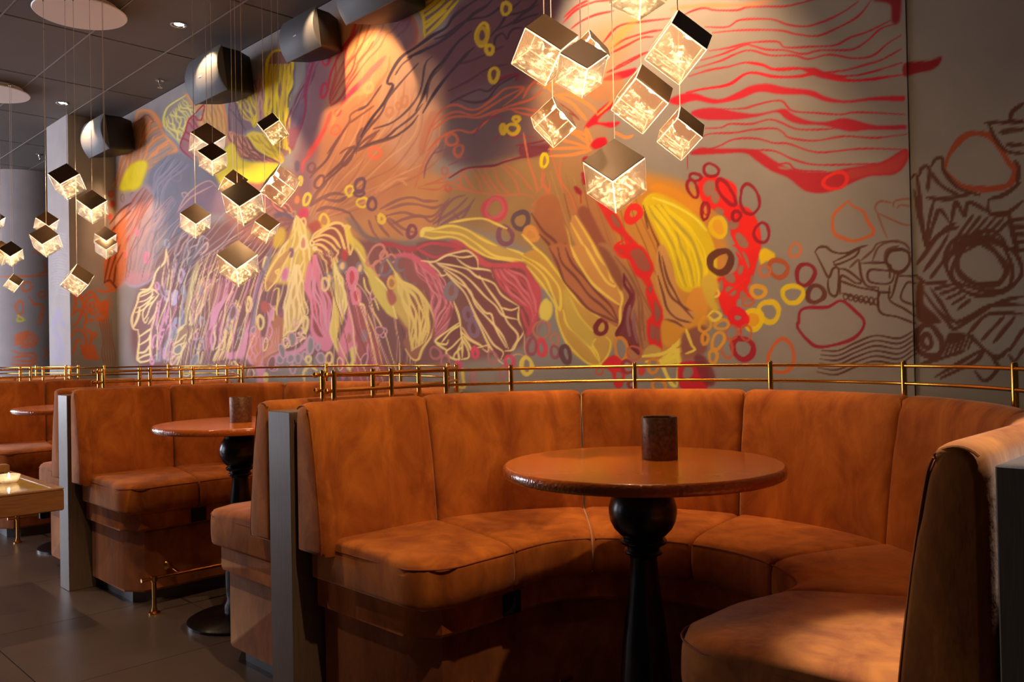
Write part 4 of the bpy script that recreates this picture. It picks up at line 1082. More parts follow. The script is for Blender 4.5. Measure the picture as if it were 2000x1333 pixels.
# --- red current on the right half
T(1340, 0, 3.508)
RC = '#b82030'
lines(RC, 4.2, [(-60, 130), (30, 80), (120, 55), (200, 70), (350, 70), (420, 50), (560, 45), (700, 40), (900, -10)], [(130, 185), (280, 185), (360, 140), (480, 130), (600, 135), (700, 170), (830, 180), (960, 140), (1080, 80), (1180, 10)], [(180, 225), (330, 210), (480, 205), (650, 210), (760, 235), (900, 245), (1040, 190), (1180, 110), (1270, 0)], [(150, 350), (280, 330), (420, 295), (620, 285), (680, 325), (860, 320), (1020, 310), (1120, 260), (1250, 215), (1400, 140)], [(100, 415), (250, 370), (400, 310), (460, 315), (550, 340), (680, 345), (800, 370), (920, 345), (1130, 340), (1240, 280), (1330, 200), (1440, 160)], [(60, 470), (240, 415), (340, 370), (440, 345), (580, 380), (740, 380), (840, 405), (980, 375), (1150, 400), (1280, 380), (1380, 300), (1475, 240)], [(15, 525), (160, 480), (280, 460), (400, 430), (520, 440), (620, 480), (760, 475)], [(930, 500), (1100, 480), (1240, 440), (1340, 410), (1475, 335)], [(900, 520), (1120, 520), (1250, 500), (1480, 430)])
lines(RED, 6.5, [(0, 635), (120, 610), (290, 580), (400, 510), (480, 500), (600, 525), (760, 525), (900, 505), (1000, 540), (1200, 550), (1500, 510)], [(420, 430), (520, 445), (600, 475), (780, 470), (900, 500)])
poly([(790, 470), (880, 465), (940, 490), (1100, 530), (960, 540), (860, 510)], '#c00c26', 1, 2)
poly([(-120, 690), (-30, 645), (60, 640), (150, 670), (240, 680), (340, 640), (440, 590), (560, 575), (680, 600), (860, 620), (960, 665), (1100, 690), (1300, 665), (1500, 660), (1500, 690), (1260, 690), (1100, 705), (960, 695), (820, 650), (640, 645), (500, 630), (360, 680), (200, 710), (60, 690), (-60, 720)], '#c4142c', 1, 2)
lines(RC, 4, [(230, 745), (380, 745), (480, 720), (580, 695), (660, 695), (730, 760), (900, 775), (1060, 785), (1180, 770), (1500, 785)], [(130, 880), (240, 875), (300, 850), (440, 850), (570, 820), (650, 840), (740, 880), (850, 890), (1050, 880)], [(90, 970), (150, 920), (330, 910), (450, 890), (600, 880), (660, 905), (710, 945), (880, 965), (1080, 935), (1300, 945), (1510, 920)], [(130, 1030), (230, 1000), (330, 955), (480, 950), (600, 980), (700, 985), (830, 1030), (940, 1045), (1200, 1020), (1510, 1025)], [(420, 1030), (600, 1035), (740, 1095), (900, 1130), (1200, 1125), (1300, 1120)], [(600, 1130), (700, 1120), (760, 1165), (960, 1175)])
poly([(30, 780), (80, 750), (200, 740), (360, 770), (480, 780), (620, 755), (680, 745), (740, 790), (850, 830), (960, 835), (1080, 810), (1180, 830), (1300, 860), (1510, 860), (1510, 885), (1250, 890), (1120, 900), (940, 860), (780, 850), (690, 820), (620, 770), (480, 800), (330, 820), (130, 820)], '#b81a30', 1, 2)
poly([(30, 1060), (90, 1015), (230, 1020), (400, 1020), (500, 1035), (620, 1110), (760, 1170), (960, 1180), (1120, 1150), (1340, 1110), (1500, 1020), (1525, 1080), (1440, 1190), (1250, 1210), (1100, 1270), (960, 1320), (820, 1310), (700, 1220), (580, 1170), (480, 1100), (400, 1050), (220, 1055)], '#b41c2c', 1, 2)
poly([(620, 1140), (720, 1150), (700, 1165), (640, 1155)], '#96806c', 0.9, 2)
poly([(1120, 1160), (1350, 1120), (1500, 1040), (1450, 1170), (1260, 1200), (1120, 1230)], '#b84a40', 0.6, 6)
st([(10, 1060), (8, 1160)], CRIM, 2)
poly([(1280, 0), (1400, -40), (1470, -40), (1460, 150), (1410, 150), (1400, 30)], '#8a1424', 1, 4)
lines('#e07a3a', 9, [(-100, 60), (100, 40), (400, 35), (620, 0)], alpha=0.5, soft=5)
ring(1025, 1240, 78, 58, '#ee2a22', 7, -0.2)
T(1560, 180, 4.166)
st([(405, 885), (300, 980), (275, 1050), (290, 1150), (360, 1190), (460, 1210), (600, 1160), (610, 1130), (560, 1050), (520, 970), (440, 930), (405, 885)], '#d0622c', 7)
lines('#96543c', 4, [(640, 980), (620, 940), (660, 890), (760, 900)], [(630, 980), (760, 1040), (860, 1080), (920, 1080)], [(640, 990), (690, 1120), (720, 1190)], [(770, 940), (780, 890), (860, 870), (915, 870)], [(800, 945), (830, 920), (910, 930)], alpha=0.8)
# upper right strands behind the lamps
T(1050, 0, 4.443)
lines('#cc2c30', 4.5, [(220, 200), (330, 90), (480, 20), (640, 0)], [(290, 250), (370, 190), (500, 130), (660, 95)], [(230, 150), (330, 60), (440, 0)], [(560, 380), (700, 230), (900, 190), (1150, 160)], [(640, 420), (760, 340), (960, 280), (1080, 260)], [(640, 460), (760, 400), (900, 330), (1000, 320)], [(680, 580), (840, 500), (960, 450)], [(600, 630), (760, 560), (900, 480)])
poly([(560, 690), (660, 640), (760, 610), (860, 590), (820, 650), (720, 690), (620, 700)], '#d4142a', 1, 2)
poly([(400, 1120), (420, 1080), (480, 1010), (560, 930), (660, 860), (660, 930), (580, 980), (520, 1060), (640, 1060), (720, 1060), (640, 1110), (520, 1080), (440, 1110)], '#d4142a', 1, 2)
lines(ORA, 6, [(140, 830), (260, 820), (380, 870), (480, 940), (520, 1000)], [(170, 830), (300, 900), (420, 1040)], [(60, 760), (160, 720), (260, 700)], [(100, 1160), (220, 1170), (330, 1140), (430, 1180)], [(0, 720), (60, 740), (140, 800)], [(420, 1110), (440, 1300)], [(520, 1000), (640, 880), (660, 760)])
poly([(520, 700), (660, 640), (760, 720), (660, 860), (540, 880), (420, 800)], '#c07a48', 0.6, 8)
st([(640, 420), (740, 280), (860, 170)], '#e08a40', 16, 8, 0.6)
lines('#8c4038', 3.5, [(100, 1000), (200, 960), (330, 1010)], [(160, 880), (280, 960), (360, 1040)])

# --- brown machine doodles, both sides of the panel joint
T(1560, 420, 3.602)
DB, DB2 = '#623a2c', '#56301f'
st([(115, 260), (140, 230), (190, 225), (240, 260), (330, 270), (430, 230), (480, 215)], DB2, 5)
lines(DB2, 5, [(115, 260), (160, 350), (210, 440), (240, 380), (280, 380), (270, 560), (220, 555), (205, 480), (215, 430)], [(245, 330), (330, 290), (420, 240), (400, 290), (300, 340), (250, 350), (245, 330)], [(280, 380), (340, 390), (440, 470), (400, 480), (300, 430), (290, 560)], [(430, 340), (620, 340), (640, 390), (500, 390), (500, 470), (640, 480), (680, 400)], [(430, 340), (440, 430), (480, 500), (560, 510)], [(280, 460), (420, 510), (560, 540), (550, 600)], [(560, 510), (570, 680), (700, 720), (830, 770)], [(640, 500), (640, 600), (740, 660), (830, 720)], [(700, 410), (660, 560), (640, 590)], [(820, 480), (760, 480), (720, 590), (820, 640)], [(700, 430), (820, 430)], [(570, 545), (640, 545)], [(640, 390), (640, 440)])
ring(700, 320, 76, 90, DB2, 7, 0.1)
lines(DB, 5, [(520, 320), (560, 230), (640, 190), (740, 200), (790, 260)], [(600, 330), (620, 250), (700, 220)], [(440, 320), (520, 250), (560, 200), (700, 180)], [(360, 370), (420, 320), (430, 400)], alpha=0.8)
for k in range(7):
    ring(330 + k * 36, 575 + k * 6, 15, 24, DB2, 3)
st([(300, 550), (420, 590), (560, 640)], DB2, 4)
for k in range(6):
    st([(160 - k * 6, 955 + k * 30), (280 - k * 4, 955 + k * 34), (400, 900 + k * 34), (540, 850 + k * 36), (700, 870 + k * 36), (800, 820 + k * 34), (840, 790 + k * 36)], DB2, 4.2)
st([(0, 760), (10, 680), (70, 652), (200, 650), (300, 605), (400, 680), (460, 750), (430, 830), (340, 890), (150, 930), (60, 880), (-10, 790), (0, 750)], '#96142a', 7, taper=False)
# right panel
T(1560, 180, 4.166)
DK = '#5d3322'
st([(1190, 620), (1230, 500), (1350, 360), (1500, 340), (1600, 400), (1700, 560), (1760, 650), (1700, 760), (1500, 790), (1320, 760), (1190, 640)], '#a84824', 13)
lines(DK, 9, [(1833, 90), (1740, 160), (1730, 230), (1833, 240)], [(1520, 250), (1833, 240)], [(1540, 240), (1600, 380), (1690, 480), (1833, 500)], [(1640, 330), (1740, 310), (1833, 300)], [(1700, 430), (1833, 430)], [(1080, 600), (1110, 550), (1170, 540), (1180, 640), (1300, 780), (1470, 840)], [(980, 680), (1000, 620), (1060, 620), (1050, 800)], [(920, 700), (960, 680), (1000, 1000), (1030, 1250)], [(1060, 640), (1160, 760), (1300, 840)], [(940, 800), (1000, 1100), (1040, 1260)], [(1040, 860), (1200, 870), (1400, 830)], [(1100, 880), (1060, 1050), (1040, 1250), (1100, 1060), (1150, 960), (1240, 1080)], [(1240, 1080), (1280, 900), (1350, 1010), (1380, 900), (1500, 950), (1560, 990)], [(1540, 880), (1680, 830), (1800, 740)], [(1540, 880), (1560, 990), (1700, 980), (1833, 880)], [(1780, 740), (1790, 620), (1760, 560)])
for k in range(6):
    st([(1420 + k * 60, 1000 + k * 8), (1320 + k * 50, 1140 + k * 8), (1260 + k * 30, 1260)], DK, 8)
for k in range(5):
    st([(1750, 1040 + k * 60), (1833, 1030 + k * 64)], DK, 9)
st([(1560, 1000), (1700, 1000), (1740, 1140), (1780, 1290)], DK, 12)
lines(DK, 9, [(1200, 1333), (1380, 1180), (1560, 1130), (1660, 1200), (1700, 1333)], [(1040, 1270), (1160, 1150), (1300, 1100)])
T(1560, 420, 3.602)
st([(1040, 400), (1060, 300), (1160, 220), (1300, 160), (1400, 180), (1460, 260), (1500, 380), (1480, 500), (1360, 540), (1180, 500), (1090, 460), (1080, 380), (1120, 290), (1240, 220)], DK, 9)
ring(1280, 350, 170, 150, DK, 12, 0.2)
ring(1290, 360, 250, 220, DK, 9, 0.2)
lines(DK, 9, [(830, 350), (1000, 130), (1100, 60)], [(880, 400), (1000, 230), (1050, 140)], [(930, 440), (1040, 300)], [(830, 430), (900, 480), (1040, 470)], [(880, 540), (950, 640), (1040, 740), (1100, 800), (1260, 700), (1400, 620), (1585, 570)], [(930, 520), (1000, 620), (1090, 750), (1200, 720), (1340, 640), (1585, 630)], [(1190, 840), (1300, 720), (1400, 690), (1585, 700)], [(1190, 840), (1380, 1000), (1480, 940)], [(1290, 880), (1440, 720)], [(1370, 900), (1520, 720)], [(1480, 960), (1585, 800)], [(1480, 990), (1520, 1030), (1585, 940)], [(960, 1140), (1100, 1060), (1280, 960), (1240, 1030), (1000, 1150)], [(1240, 1100), (1310, 1170), (1400, 1080), (1360, 1000)], [(860, 1050), (1000, 1010), (1160, 960)])
for k in range(5):
    st([(960 + k * 40, 520 + k * 36), (1080 + k * 30, 490 + k * 28)], DK, 8)
for k in range(7):
    st([(1000 + k * 32, 990 - k * 8), (1060 + k * 28, 860 - k * 2)], DK, 6)
ring(915, 890, 90, 110, DK, 11)
ring(900, 890, 36, 46, DK, 10)
poly([(835, 480), (880, 500), (880, 620), (960, 700), (1000, 760), (840, 740)], DK, 1, 2)
poly([(1060, 830), (1180, 840), (1120, 900), (1040, 900)], DK, 1, 2)
# drip crossing the joint
T(1680, 0, 6.25)
poly([(535, 780), (700, 750), (850, 740), (1000, 690), (960, 790), (860, 860), (700, 890), (540, 930)], '#8c0a18', 1, 2)

# --- orange doodles on the pier and the round column, lilac lines on the pier's face
T(0, 300, 3.92)
OD = '#d8642c'
poly([(820, 640), (900, 540), (960, 420), (960, 900), (890, 1030), (800, 1000)], '#c86a34', 0.8, 6)
lines('#7a3c20', 4, [(800, 980), (840, 800), (900, 640)], [(830, 980), (860, 860), (920, 700)], [(870, 1000), (890, 860), (940, 760)], [(800, 990), (840, 970), (890, 1030)], [(840, 540), (920, 440), (1000, 380)], [(850, 600), (920, 520), (1000, 440)])
lines(OD, 5, [(560, 1120), (640, 1100), (700, 1060), (760, 1140), (820, 1140), (815, 1260), (740, 1250)], [(600, 1060), (640, 1160), (600, 1280), (560, 1333)], [(545, 1240), (600, 1200), (660, 1250), (640, 1333)], [(740, 1040), (800, 1060), (890, 1040)], [(660, 1290), (740, 1270), (800, 1290)], [(560, 1060), (580, 1140), (560, 1200)])
rings(OD, 5, (705, 1165, 50, 60), (705, 1170, 20, 28))
poly([(760, 1150), (815, 1145), (815, 1250), (770, 1240)], OD, 0.9, 2)
lines(OD, 3, *[[(740 + k * 20, 1333), (780 + k * 14, 1180 - k * 10), (870, 1060 + k * 40)] for k in range(5)], alpha=0.5)
rings(OD, 4, (205, 1020, 36, 36), (320, 1080, 24, 24), (150, 1180, 30, 46), alpha=0.8)
lines(OD, 4, [(225, 1100), (260, 1150), (310, 1150)], [(240, 1160), (330, 1170), (310, 1300), (290, 1310), (320, 1180)], [(330, 820), (350, 900), (300, 920)], [(250, 760), (290, 740), (300, 780)], [(0, 945), (370, 935)], alpha=0.8)
st([(135, 1240), (185, 1275), (135, 1285), (140, 1240)], '#dcc820', 4)
T(0, 640, 3.92)
for k in range(7):
    st([(110, 60 + k * 12), (170, 40 + k * 14), (230 - k * 8, 30 + k * 12), (290 - k * 18, 90 + k * 6), (250 - k * 16, 160)], OD, 3)
lines(OD, 4, [(90, 180), (160, 200), (260, 200), (270, 250), (200, 260), (100, 250)], [(100, 230), (200, 220), (260, 240)], [(340, 160), (360, 200), (330, 240)], [(80, 280), (200, 290), (290, 270)])
lines(OD, 5, [(540, 80), (580, 20), (640, 40), (660, 120), (620, 200)], [(560, 200), (590, 100), (630, 110)], [(640, 0), (700, 60), (680, 160)], [(680, 40), (740, 50), (700, 100)])
for k in range(16):
    ring(630 + (k % 4) * 28 + (k // 4) * 10, 150 + (k // 4) * 28, 12, 9, OD, 3.4, 0.8)
lines('#9a5030', 3, *[[(760 + k * 18, -60), (790 + k * 14, 100), (780 + k * 20, 200), (800 + k * 16, 290)] for k in range(6)], alpha=0.6)
T(0, 300, 3.92)
for k in range(6):
    st([(390 + k * 8, 1330), (420 + k * 10, 1240 - k * 8), (460, 1180 + k * 10), (470 + k * 6, 1333)], '#8c8498', 2.4)
T(0, 640, 3.92)
for k in range(7):
    st([(385 + k * 6, 40 + k * 10), (420 + k * 6, 0 + k * 12), (440 + k * 8, 90 + k * 10), (400 + k * 14, 180 + k * 14), (430 + k * 12, 270)], '#8c8498', 2.4)
T(0, 300, 3.92)
for k in range(24):
    st([(390 + rng.uniform(0, 40), 620 + k * 20), (440 + rng.uniform(-20, 20), 610 + k * 20), (520 - rng.uniform(0, 30), 625 + k * 20)], '#a9a2b4', 2.0, alpha=0.5)
T(0, 0)

_lin = np.where(cv <= 0.04045, cv / 12.92, ((cv + 0.055) / 1.055) ** 2.4).astype(np.float32)
PAPER_LIN = np.where(PAPER <= 0.04045, PAPER / 12.92, ((PAPER + 0.055) / 1.055) ** 2.4)


def painted(name, xyz, nu, nv, parent=None, kind=None, mat=None):
    """a grid of nu x nv wall points coloured with the paint that lies on it"""
    P = np.asarray(xyz, float).reshape(-1, 3)
    px, py = to_px(P)
    u, v = px - CX0, py - CY0
    ok = (u > 1) & (u < CW - 2) & (v > 1) & (v < CH - 2)
    u, v = np.clip(u, 0, CW - 2), np.clip(v, 0, CH - 2)
    iu, iv = u.astype(int), v.astype(int)
    fu, fv = (u - iu)[:, None], (v - iv)[:, None]
    c = (_lin[iv, iu] * (1 - fu) + _lin[iv, iu + 1] * fu) * (1 - fv) + (_lin[iv + 1, iu] * (1 - fu) + _lin[iv + 1, iu + 1] * fu) * fv
    c = np.where(ok[:, None], c, PAPER_LIN)
    me = bpy.data.meshes.new(name)
    i, j = np.meshgrid(np.arange(nu - 1), np.arange(nv - 1), indexing='ij')
    a = (i * nv + j).ravel()
    q = np.stack([a, a + nv, a + nv + 1, a + 1], 1).astype(np.int32)
    me.vertices.add(len(P))
    me.vertices.foreach_set('co', P.astype(np.float32).ravel())
    me.loops.add(q.size)
    me.loops.foreach_set('vertex_index', q.ravel())
    me.polygons.add(len(q))
    me.polygons.foreach_set('loop_start', np.arange(0, q.size, 4, dtype=np.int32))
    me.update(calc_edges=True)
    at = me.color_attributes.new('paint', 'FLOAT_COLOR', 'POINT')
    at.data.foreach_set('color', np.concatenate([c, np.ones((len(P), 1))], 1).astype(np.float32).ravel())
    me.materials.append(mat or M['paint'])
    o = link(bpy.data.objects.new(name, me), parent)
    if kind:
        o['kind'] = kind
    return o


# ------------------------------------------------------------------ the room
WY, CEIL = 2.5, 2.92
XL, XR = -6.98, -0.872        # ends of the painted wall

wall = MB().box((XL, WY + 0.001, 0), (XR, WY + 0.3, CEIL)).build('wall_back', M['tbar'])
tag(wall, kind='structure')
xs = [on_y(p, 600, WY).x for p in np.arange(231, 1786, 2.0)]
xs = [XL] + [x for x in xs if XL + 0.004 < x < XR - 0.004] + [XR]
zs = [0.0] + list(np.linspace(0.80, CEIL, 600))
g = np.array([[(x, WY, z) for z in zs] for x in xs])
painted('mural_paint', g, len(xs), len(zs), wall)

wall_r = MB().box((XR, WY + 0.008, 0), (1.6, WY + 0.3, CEIL)).build('wall_right', M['tbar'])
tag(wall_r, kind='structure')
xs = list(np.linspace(XR, 0.4, 300)) + [1.6]
zs = [0.0] + list(np.linspace(0.80, 2.6, 330)) + [CEIL]
g = np.array([[(x, WY + 0.007, z) for z in zs] for x in xs])
painted('wall_drawing', g, len(xs), len(zs), wall_r)

# pier at the far end of the mural
PX0, PY0 = -7.50, 2.155
pier = MB().box((PX0 + 0.001, PY0 + 0.001, 0), (XL - 0.001, WY + 0.3, CEIL)).build('wall_pier', M['tbar'])
tag(pier, kind='structure')
ys, zs = np.linspace(PY0, WY, 90), [0.0] + list(np.linspace(0.8, CEIL, 260))
painted('pier_side_paint', [[(XL, y, z) for z in zs] for y in ys], len(ys), len(zs), pier)
xs = np.linspace(PX0, XL, 60)
painted('pier_face_paint', [[(x, PY0, z) for z in zs] for x in xs], len(xs), len(zs), pier)

# round column and end wall further down the room
cc = Vector((-9.72, 2.62, 0))
cr = 0.44
aa = np.linspace(PI * 0.75, PI * 2.25, 150)
zs = [0.0] + list(np.linspace(0.8, CEIL, 260))
colm = painted('wall_column', [[(cc.x + cr * math.cos(a), cc.y + cr * math.sin(a), z) for z in zs] for a in aa], len(aa), len(zs), None, 'structure')
for f in colm.data.polygons:
    f.use_smooth = True
tag(MB().box((-13.2, -3.0, 0), (-13.0, 4.2, CEIL)).build('wall_left', simple('end_wall_grey', '#6b6662', 0.7)), kind='structure')
tag(MB().box((-13.0, 4.0, 0), (PX0, 4.2, CEIL)).build('wall_alcove', simple('alcove_grey', '#5f5a57', 0.7)), kind='structure')

# ceiling: slab, tiles, light trims
ceil = MB().box((-13.2, -3.0, CEIL + 0.015), (1.6, 4.2, CEIL + 0.12)).build('ceiling', M['tilegap'])
tag(ceil, kind='structure')
tx = [-5.17 - 1.005 * k for k in range(-7, 9)]
ty = [2.5, 2.168] + [2.168 - 0.4465 * k for k in range(1, 10)]
tile_mesh = {}
for i in range(len(tx) - 1):
    for j in range(len(ty) - 1):
        x1, x0, y1, y0 = tx[i], tx[i + 1], ty[j], ty[j + 1]
        key = round(y1 - y0, 3)
        if key not in tile_mesh:
            o = bevel_box('ceiling_tile', (-0.5 * 1.005 + 0.006, -key / 2 + 0.003, 0), (0.5 * 1.005 - 0.006, key / 2 - 0.003, 0.016), M['tile'], ceil, 0.002, 1)
            tile_mesh[key] = o.data
        else:
            o = link(bpy.data.objects.new('ceiling_tile', tile_mesh[key]), ceil)
        o.location = ((x0 + x1) / 2, (y0 + y1) / 2, CEIL)
for y in ty[1:]:
    MB().box((tx[-1], y - 0.0035, CEIL - 0.002), (tx[0], y + 0.0035, CEIL + 0.014)).build('ceiling_trim', M['tbar'], ceil)
MB().box((-13.0, 2.5, CEIL - 0.002), (XL, 4.2, CEIL + 0.014)).build('ceiling_strip', M['tile'], ceil)

# floor: large slate tiles in dark grout
floor = MB().box((-13.2, -3.0, -0.08), (1.6, 4.2, -0.004)).build('floor', M['grout'])
tag(floor, kind='structure')
fm = None
for i in range(-9, 8):
    for j in range(-4, 3):
        x, y = -4.25 + 0.704 * (i + 0.5), 0.793 + 0.70 * (j + 0.5)
        if fm is None:
            o = MB().box((-0.3505, -0.3485, -0.01), (0.3505, 0.3485, 0.0)).build('floor_tile', M['floor'], floor)
            fm = o.data
        else:
            o = link(bpy.data.objects.new('floor_tile', fm), floor)
        o.location = (x, y, 0)

# ------------------------------------------------------------------ booths
PITCHX, BX, BY = 1.88, -1.203, 1.5
SEAMS = [math.radians(180 - a) for a in (171, 134, 97, 60, 22)]


def upath(r, t, sy=1.0):
    if t < 0:
        return (-r, t)
    if t > PI:
        return (r, -(t - PI))
    return (-r * math.cos(t), sy * r * math.sin(t))


def upos(r, t, z, sy=1.0):
    x, y = upath(r, t, sy)
    return (x, y, z)


def stations(t0, t1, r=0.6):
    """stations with extra ones at the soft ends"""
    e = 0.018 / r
    ends = [0, 0.06, 0.2, 0.5, 1.0]
    n = max(4, int((t1 - t0) / 0.075))
    s = [t0 + e * k for k in ends] + [t0 + e + (t1 - t0 - 2 * e) * i / n for i in range(1, n)] + [t1 - e * k for k in ends[::-1]]
    return s, e


def fine(pr):
    """each stretch of the profile in three smooth steps"""
    p = [np.array(q) for q in pr]
    q = [2 * p[0] - p[1]] + p + [2 * p[-1] - p[-2]]
    out = []
    for i in range(1, len(q) - 2):
        a, b, c, d = q[i - 1:i + 3]
        for t in (0.0, 1 / 3, 2 / 3):
            out.append(tuple(0.5 * (2 * b + (c - a) * t + (2 * a - 5 * b + 4 * c - d) * t * t + (3 * b - a - 3 * c + d) * t ** 3)))
    return out + [tuple(p[-1])]


def seat_prof(rin, zb, zt, rout):
    m = (rin + rout) / 2
    return fine([(rin + 0.016, zb), (rin + 0.004, zb + 0.006), (rin - 0.003, zb + 0.03), (rin - 0.004, (zb + zt) / 2), (rin - 0.001, zt - 0.018), (rin + 0.006, zt - 0.005), (rin + 0.02, zt + 0.003),
            (rin + 0.07, zt + 0.012), (m, zt + 0.019), (rout - 0.06, zt + 0.019), (rout - 0.01, zt + 0.012), (rout, zt - 0.01), (rout, zb)])


def back_prof():
    return fine([(0.742, 0.47), (0.739, 0.50), (0.744, 0.56), (0.762, 0.70), (0.782, 0.82), (0.79, 0.852), (0.802, 0.872), (0.82, 0.883), (0.84, 0.884), (0.858, 0.874), (0.866, 0.855), (0.868, 0.80), (0.868, 0.47)])


def soft_sweep(prof_fn, t0, t1, sy, hs=0.055, free0=False, free1=False):
    st_, e = stations(t0, t1)
    rings_ = []
    for t in st_:
        d = min(t - t0, t1 - t)
        g = 0.0
        if d < e:
            q = (e - d) / e
            g = 1 - math.sqrt(max(0.0, 1 - q * q))
        pr = prof_fn(t)
        c = (sum(p[0] for p in pr) / len(pr), sum(p[1] for p in pr) / len(pr))
        k = 0.016 * g
        out = []
        for r, z in pr:
            dr, dz = r - c[0], z - c[1]
            r2 = r - math.copysign(min(k, abs(dr)), dr)
            z2 = z - math.copysign(min(k, abs(dz)), dz)
            out.append(upos(r2, t, z2, sy))
        rings_.append(out)
    return rings_


def rin_round(base, t, R, tend):
    """inner radius swelling outwards near the free front ends so the seat corner is round"""
    d = min(t + tend, PI + tend - t)
    q = min(1.0, max(0.0, 1.0 - (t if t < PI / 2 else PI - t) / 0.75))
    base -= (0.072 if t < PI / 2 else 0.112) * q * q * (3 - 2 * q)
    if d >= R:
        return base
    d = max(d, 0.0)
    return base + R - math.sqrt(max(0.0, R * R - (R - d) ** 2))


def make_booth(loc, sy=1.0, smalls=True):
    root = empty('banquette', loc)
    TE = 0.245
    b = [-TE] + SEAMS + [PI + TE]
    gp = 0.0012
    for i in range(6):
        t0, t1 = b[i] + (gp if i else 0), b[i + 1] - (gp if i < 5 else 0)
        fn = lambda t: seat_prof(rin_round(0.42, t, 0.11, TE), 0.385, 0.497, 0.87)
        cu = MB().sweep(soft_sweep(fn, t0, t1, sy)).build('seat_cushion', M['velvet'], root, True, 60)
        def pin(t):
            d = min(t + TE, PI + TE - t)
            gg = 1 - math.sqrt(max(0.0, 1 - max(0.0, (0.03 - d) / 0.03) ** 2))
            return rin_round(0.42, t, 0.11, TE) + 0.002 + 0.017 * gg, 0.488 - 0.006 * gg
        tt = sorted(set(list(np.linspace(t0 + 0.012, t1 - 0.012, 30)) + ([t0 + 0.004 + 0.012 * k for k in range(9)] if i == 0 else []) + ([t1 - 0.004 - 0.012 * k for k in range(9)] if i == 5 else [])))
        pts = [upos(pin(t)[0], t, pin(t)[1], sy) for t in tt]
        if i == 0:
            pts = [upos(r, -TE + 0.001, 0.485, sy) for r in (0.85, 0.7, 0.6)] + pts
        if i == 5:
            pts = pts + [upos(r, PI + TE - 0.001, 0.485, sy) for r in (0.6, 0.7, 0.85)]
        MB().tube(pts, 0.0022, 6).build('piping', M['piping'], cu, True)
    TB = 0.288
    bb = [-TB] + SEAMS + [PI + TB]
    for i in range(6):
        t0, t1 = bb[i] + (0.003 if i else 0), bb[i + 1] - (0.003 if i < 5 else 0)
        bk = MB().sweep(soft_sweep(lambda t: back_prof(), t0, t1, sy)).build('backrest', M['velvet'], root, True, 60)
        if i in (0, 5):
            te = t0 + 0.004 if i == 0 else t1 - 0.004
            MB().tube([upos(r + (0.007 if r < 0.8 else 0), te, z - (0.007 if z > 0.865 else 0), sy) for r, z in back_prof()[1:28]], 0.0024, 6).build('piping', M['velvet'], bk, True)
    ts = np.linspace(-0.225, PI + 0.225, 70)
    pr = lambda t, base, R, te, zb, zt, rb: [(rin_round(base, t, R, te) + 0.01, zb), (rin_round(base, t, R, te), zb + 0.01), (rin_round(base, t, R, te), zt), (rb, zt), (rb, zb)]
    MB().sweep([[upos(r, t, z, sy) for r, z in pr(t, 0.448, 0.09, 0.225, 0.31, 0.388, 0.865)] for t in ts]).build('seat_border', M['velvet'], root, True, 35)
    ts = np.linspace(-0.205, PI + 0.205, 70)
    MB().sweep([[upos(r, t, z, sy) for r, z in pr(t, 0.475, 0.08, 0.205, 0.055, 0.312, 0.86)] for t in ts]).build('base', M['velvet_cool_lit'], root, True, 35)
    ts = np.linspace(-0.165, PI + 0.165, 60)
    MB().sweep([[upos(r, t, z, sy) for r, z in ((rin_round(0.53, t, 0.05, 0.165), 0.0), (rin_round(0.53, t, 0.05, 0.165), 0.058), (0.85, 0.058), (0.85, 0.0))] for t in ts]).build('plinth', M['plinth'], root, True, 35)
    ts = np.linspace(0.26, PI - 0.26, 60)
    MB().sweep([[upos(r, t, z, sy) for r, z in ((0.872, 0.0), (0.872, 0.862), (0.928, 0.862), (0.928, 0.0))] for t in ts]).build('back_shell', M['wood'], root, True, 35)
    if smalls:
        bevel_box('socket_panel', (-0.400, 0.03, 0.318), (-0.372, 0.095, 0.375), M['speaker_black'], root, 0.002)
    return root


# brass rails screwed onto the top of the benches
def add_rail(root, sy=1.0, t0=-0.155, t1=PI + 0.155, posts=(-0.13, 0.085, 0.30, 0.55, 1.01, 1.5, 1.98, 2.42, 2.84, PI - 0.06, PI + 0.13)):
    ts = np.linspace(t0, t1, 80)
    for z, r in ((0.909, 0.005), (0.9565, 0.005)):
        MB().tube([upos(0.91, t, z, sy) for t in ts], r, 10).build('rail_bar', M['brass'], root, True)
        for t in (t0, t1):
            p = upos(0.91, t, z, sy)
            MB().lathe([(0.0, -0.009), (0.006, -0.007), (0.009, 0), (0.006, 0.007), (0.0, 0.009)], p, 12).build('end_knob', M['brass'], root, True)
    for t in posts:
        x, y, _ = upos(0.91, t, 0, sy)
        MB().lathe([(0.0078, 0.859), (0.0078, 0.966), (0.0065, 0.97), (0.0, 0.971)], (x, y, 0), 12).build('rail_post', M['brass'], root, True)


def copy_tree(o, parent=None):
    c = o.copy()
    COL.objects.link(c)
    c.parent = parent
    for ch in list(o.children):
        copy_tree(ch, c)
    return c


booth = make_booth((BX, BY, 0))
add_rail(booth)
tag(booth, 'horseshoe booth of rust orange velvet, right beside the dark wooden end panel', 'booth', 'orange velvet booths along the mural')
for k, lab in ((1, 'horseshoe booth of rust orange velvet around the table partly hidden by a booth end'), (2, 'horseshoe booth of lighter orange velvet behind the low oak table')):
    c = copy_tree(booth)
    c.location = (BX - PITCHX * k, BY, 0)
    tag(c, lab)
b4 = make_booth((BX - PITCHX * 3, BY, 0), 0.66, False)
add_rail(b4, 0.66)
tag(b4, 'low orange velvet booth below the painted pier', 'booth', 'orange velvet booths along the mural')

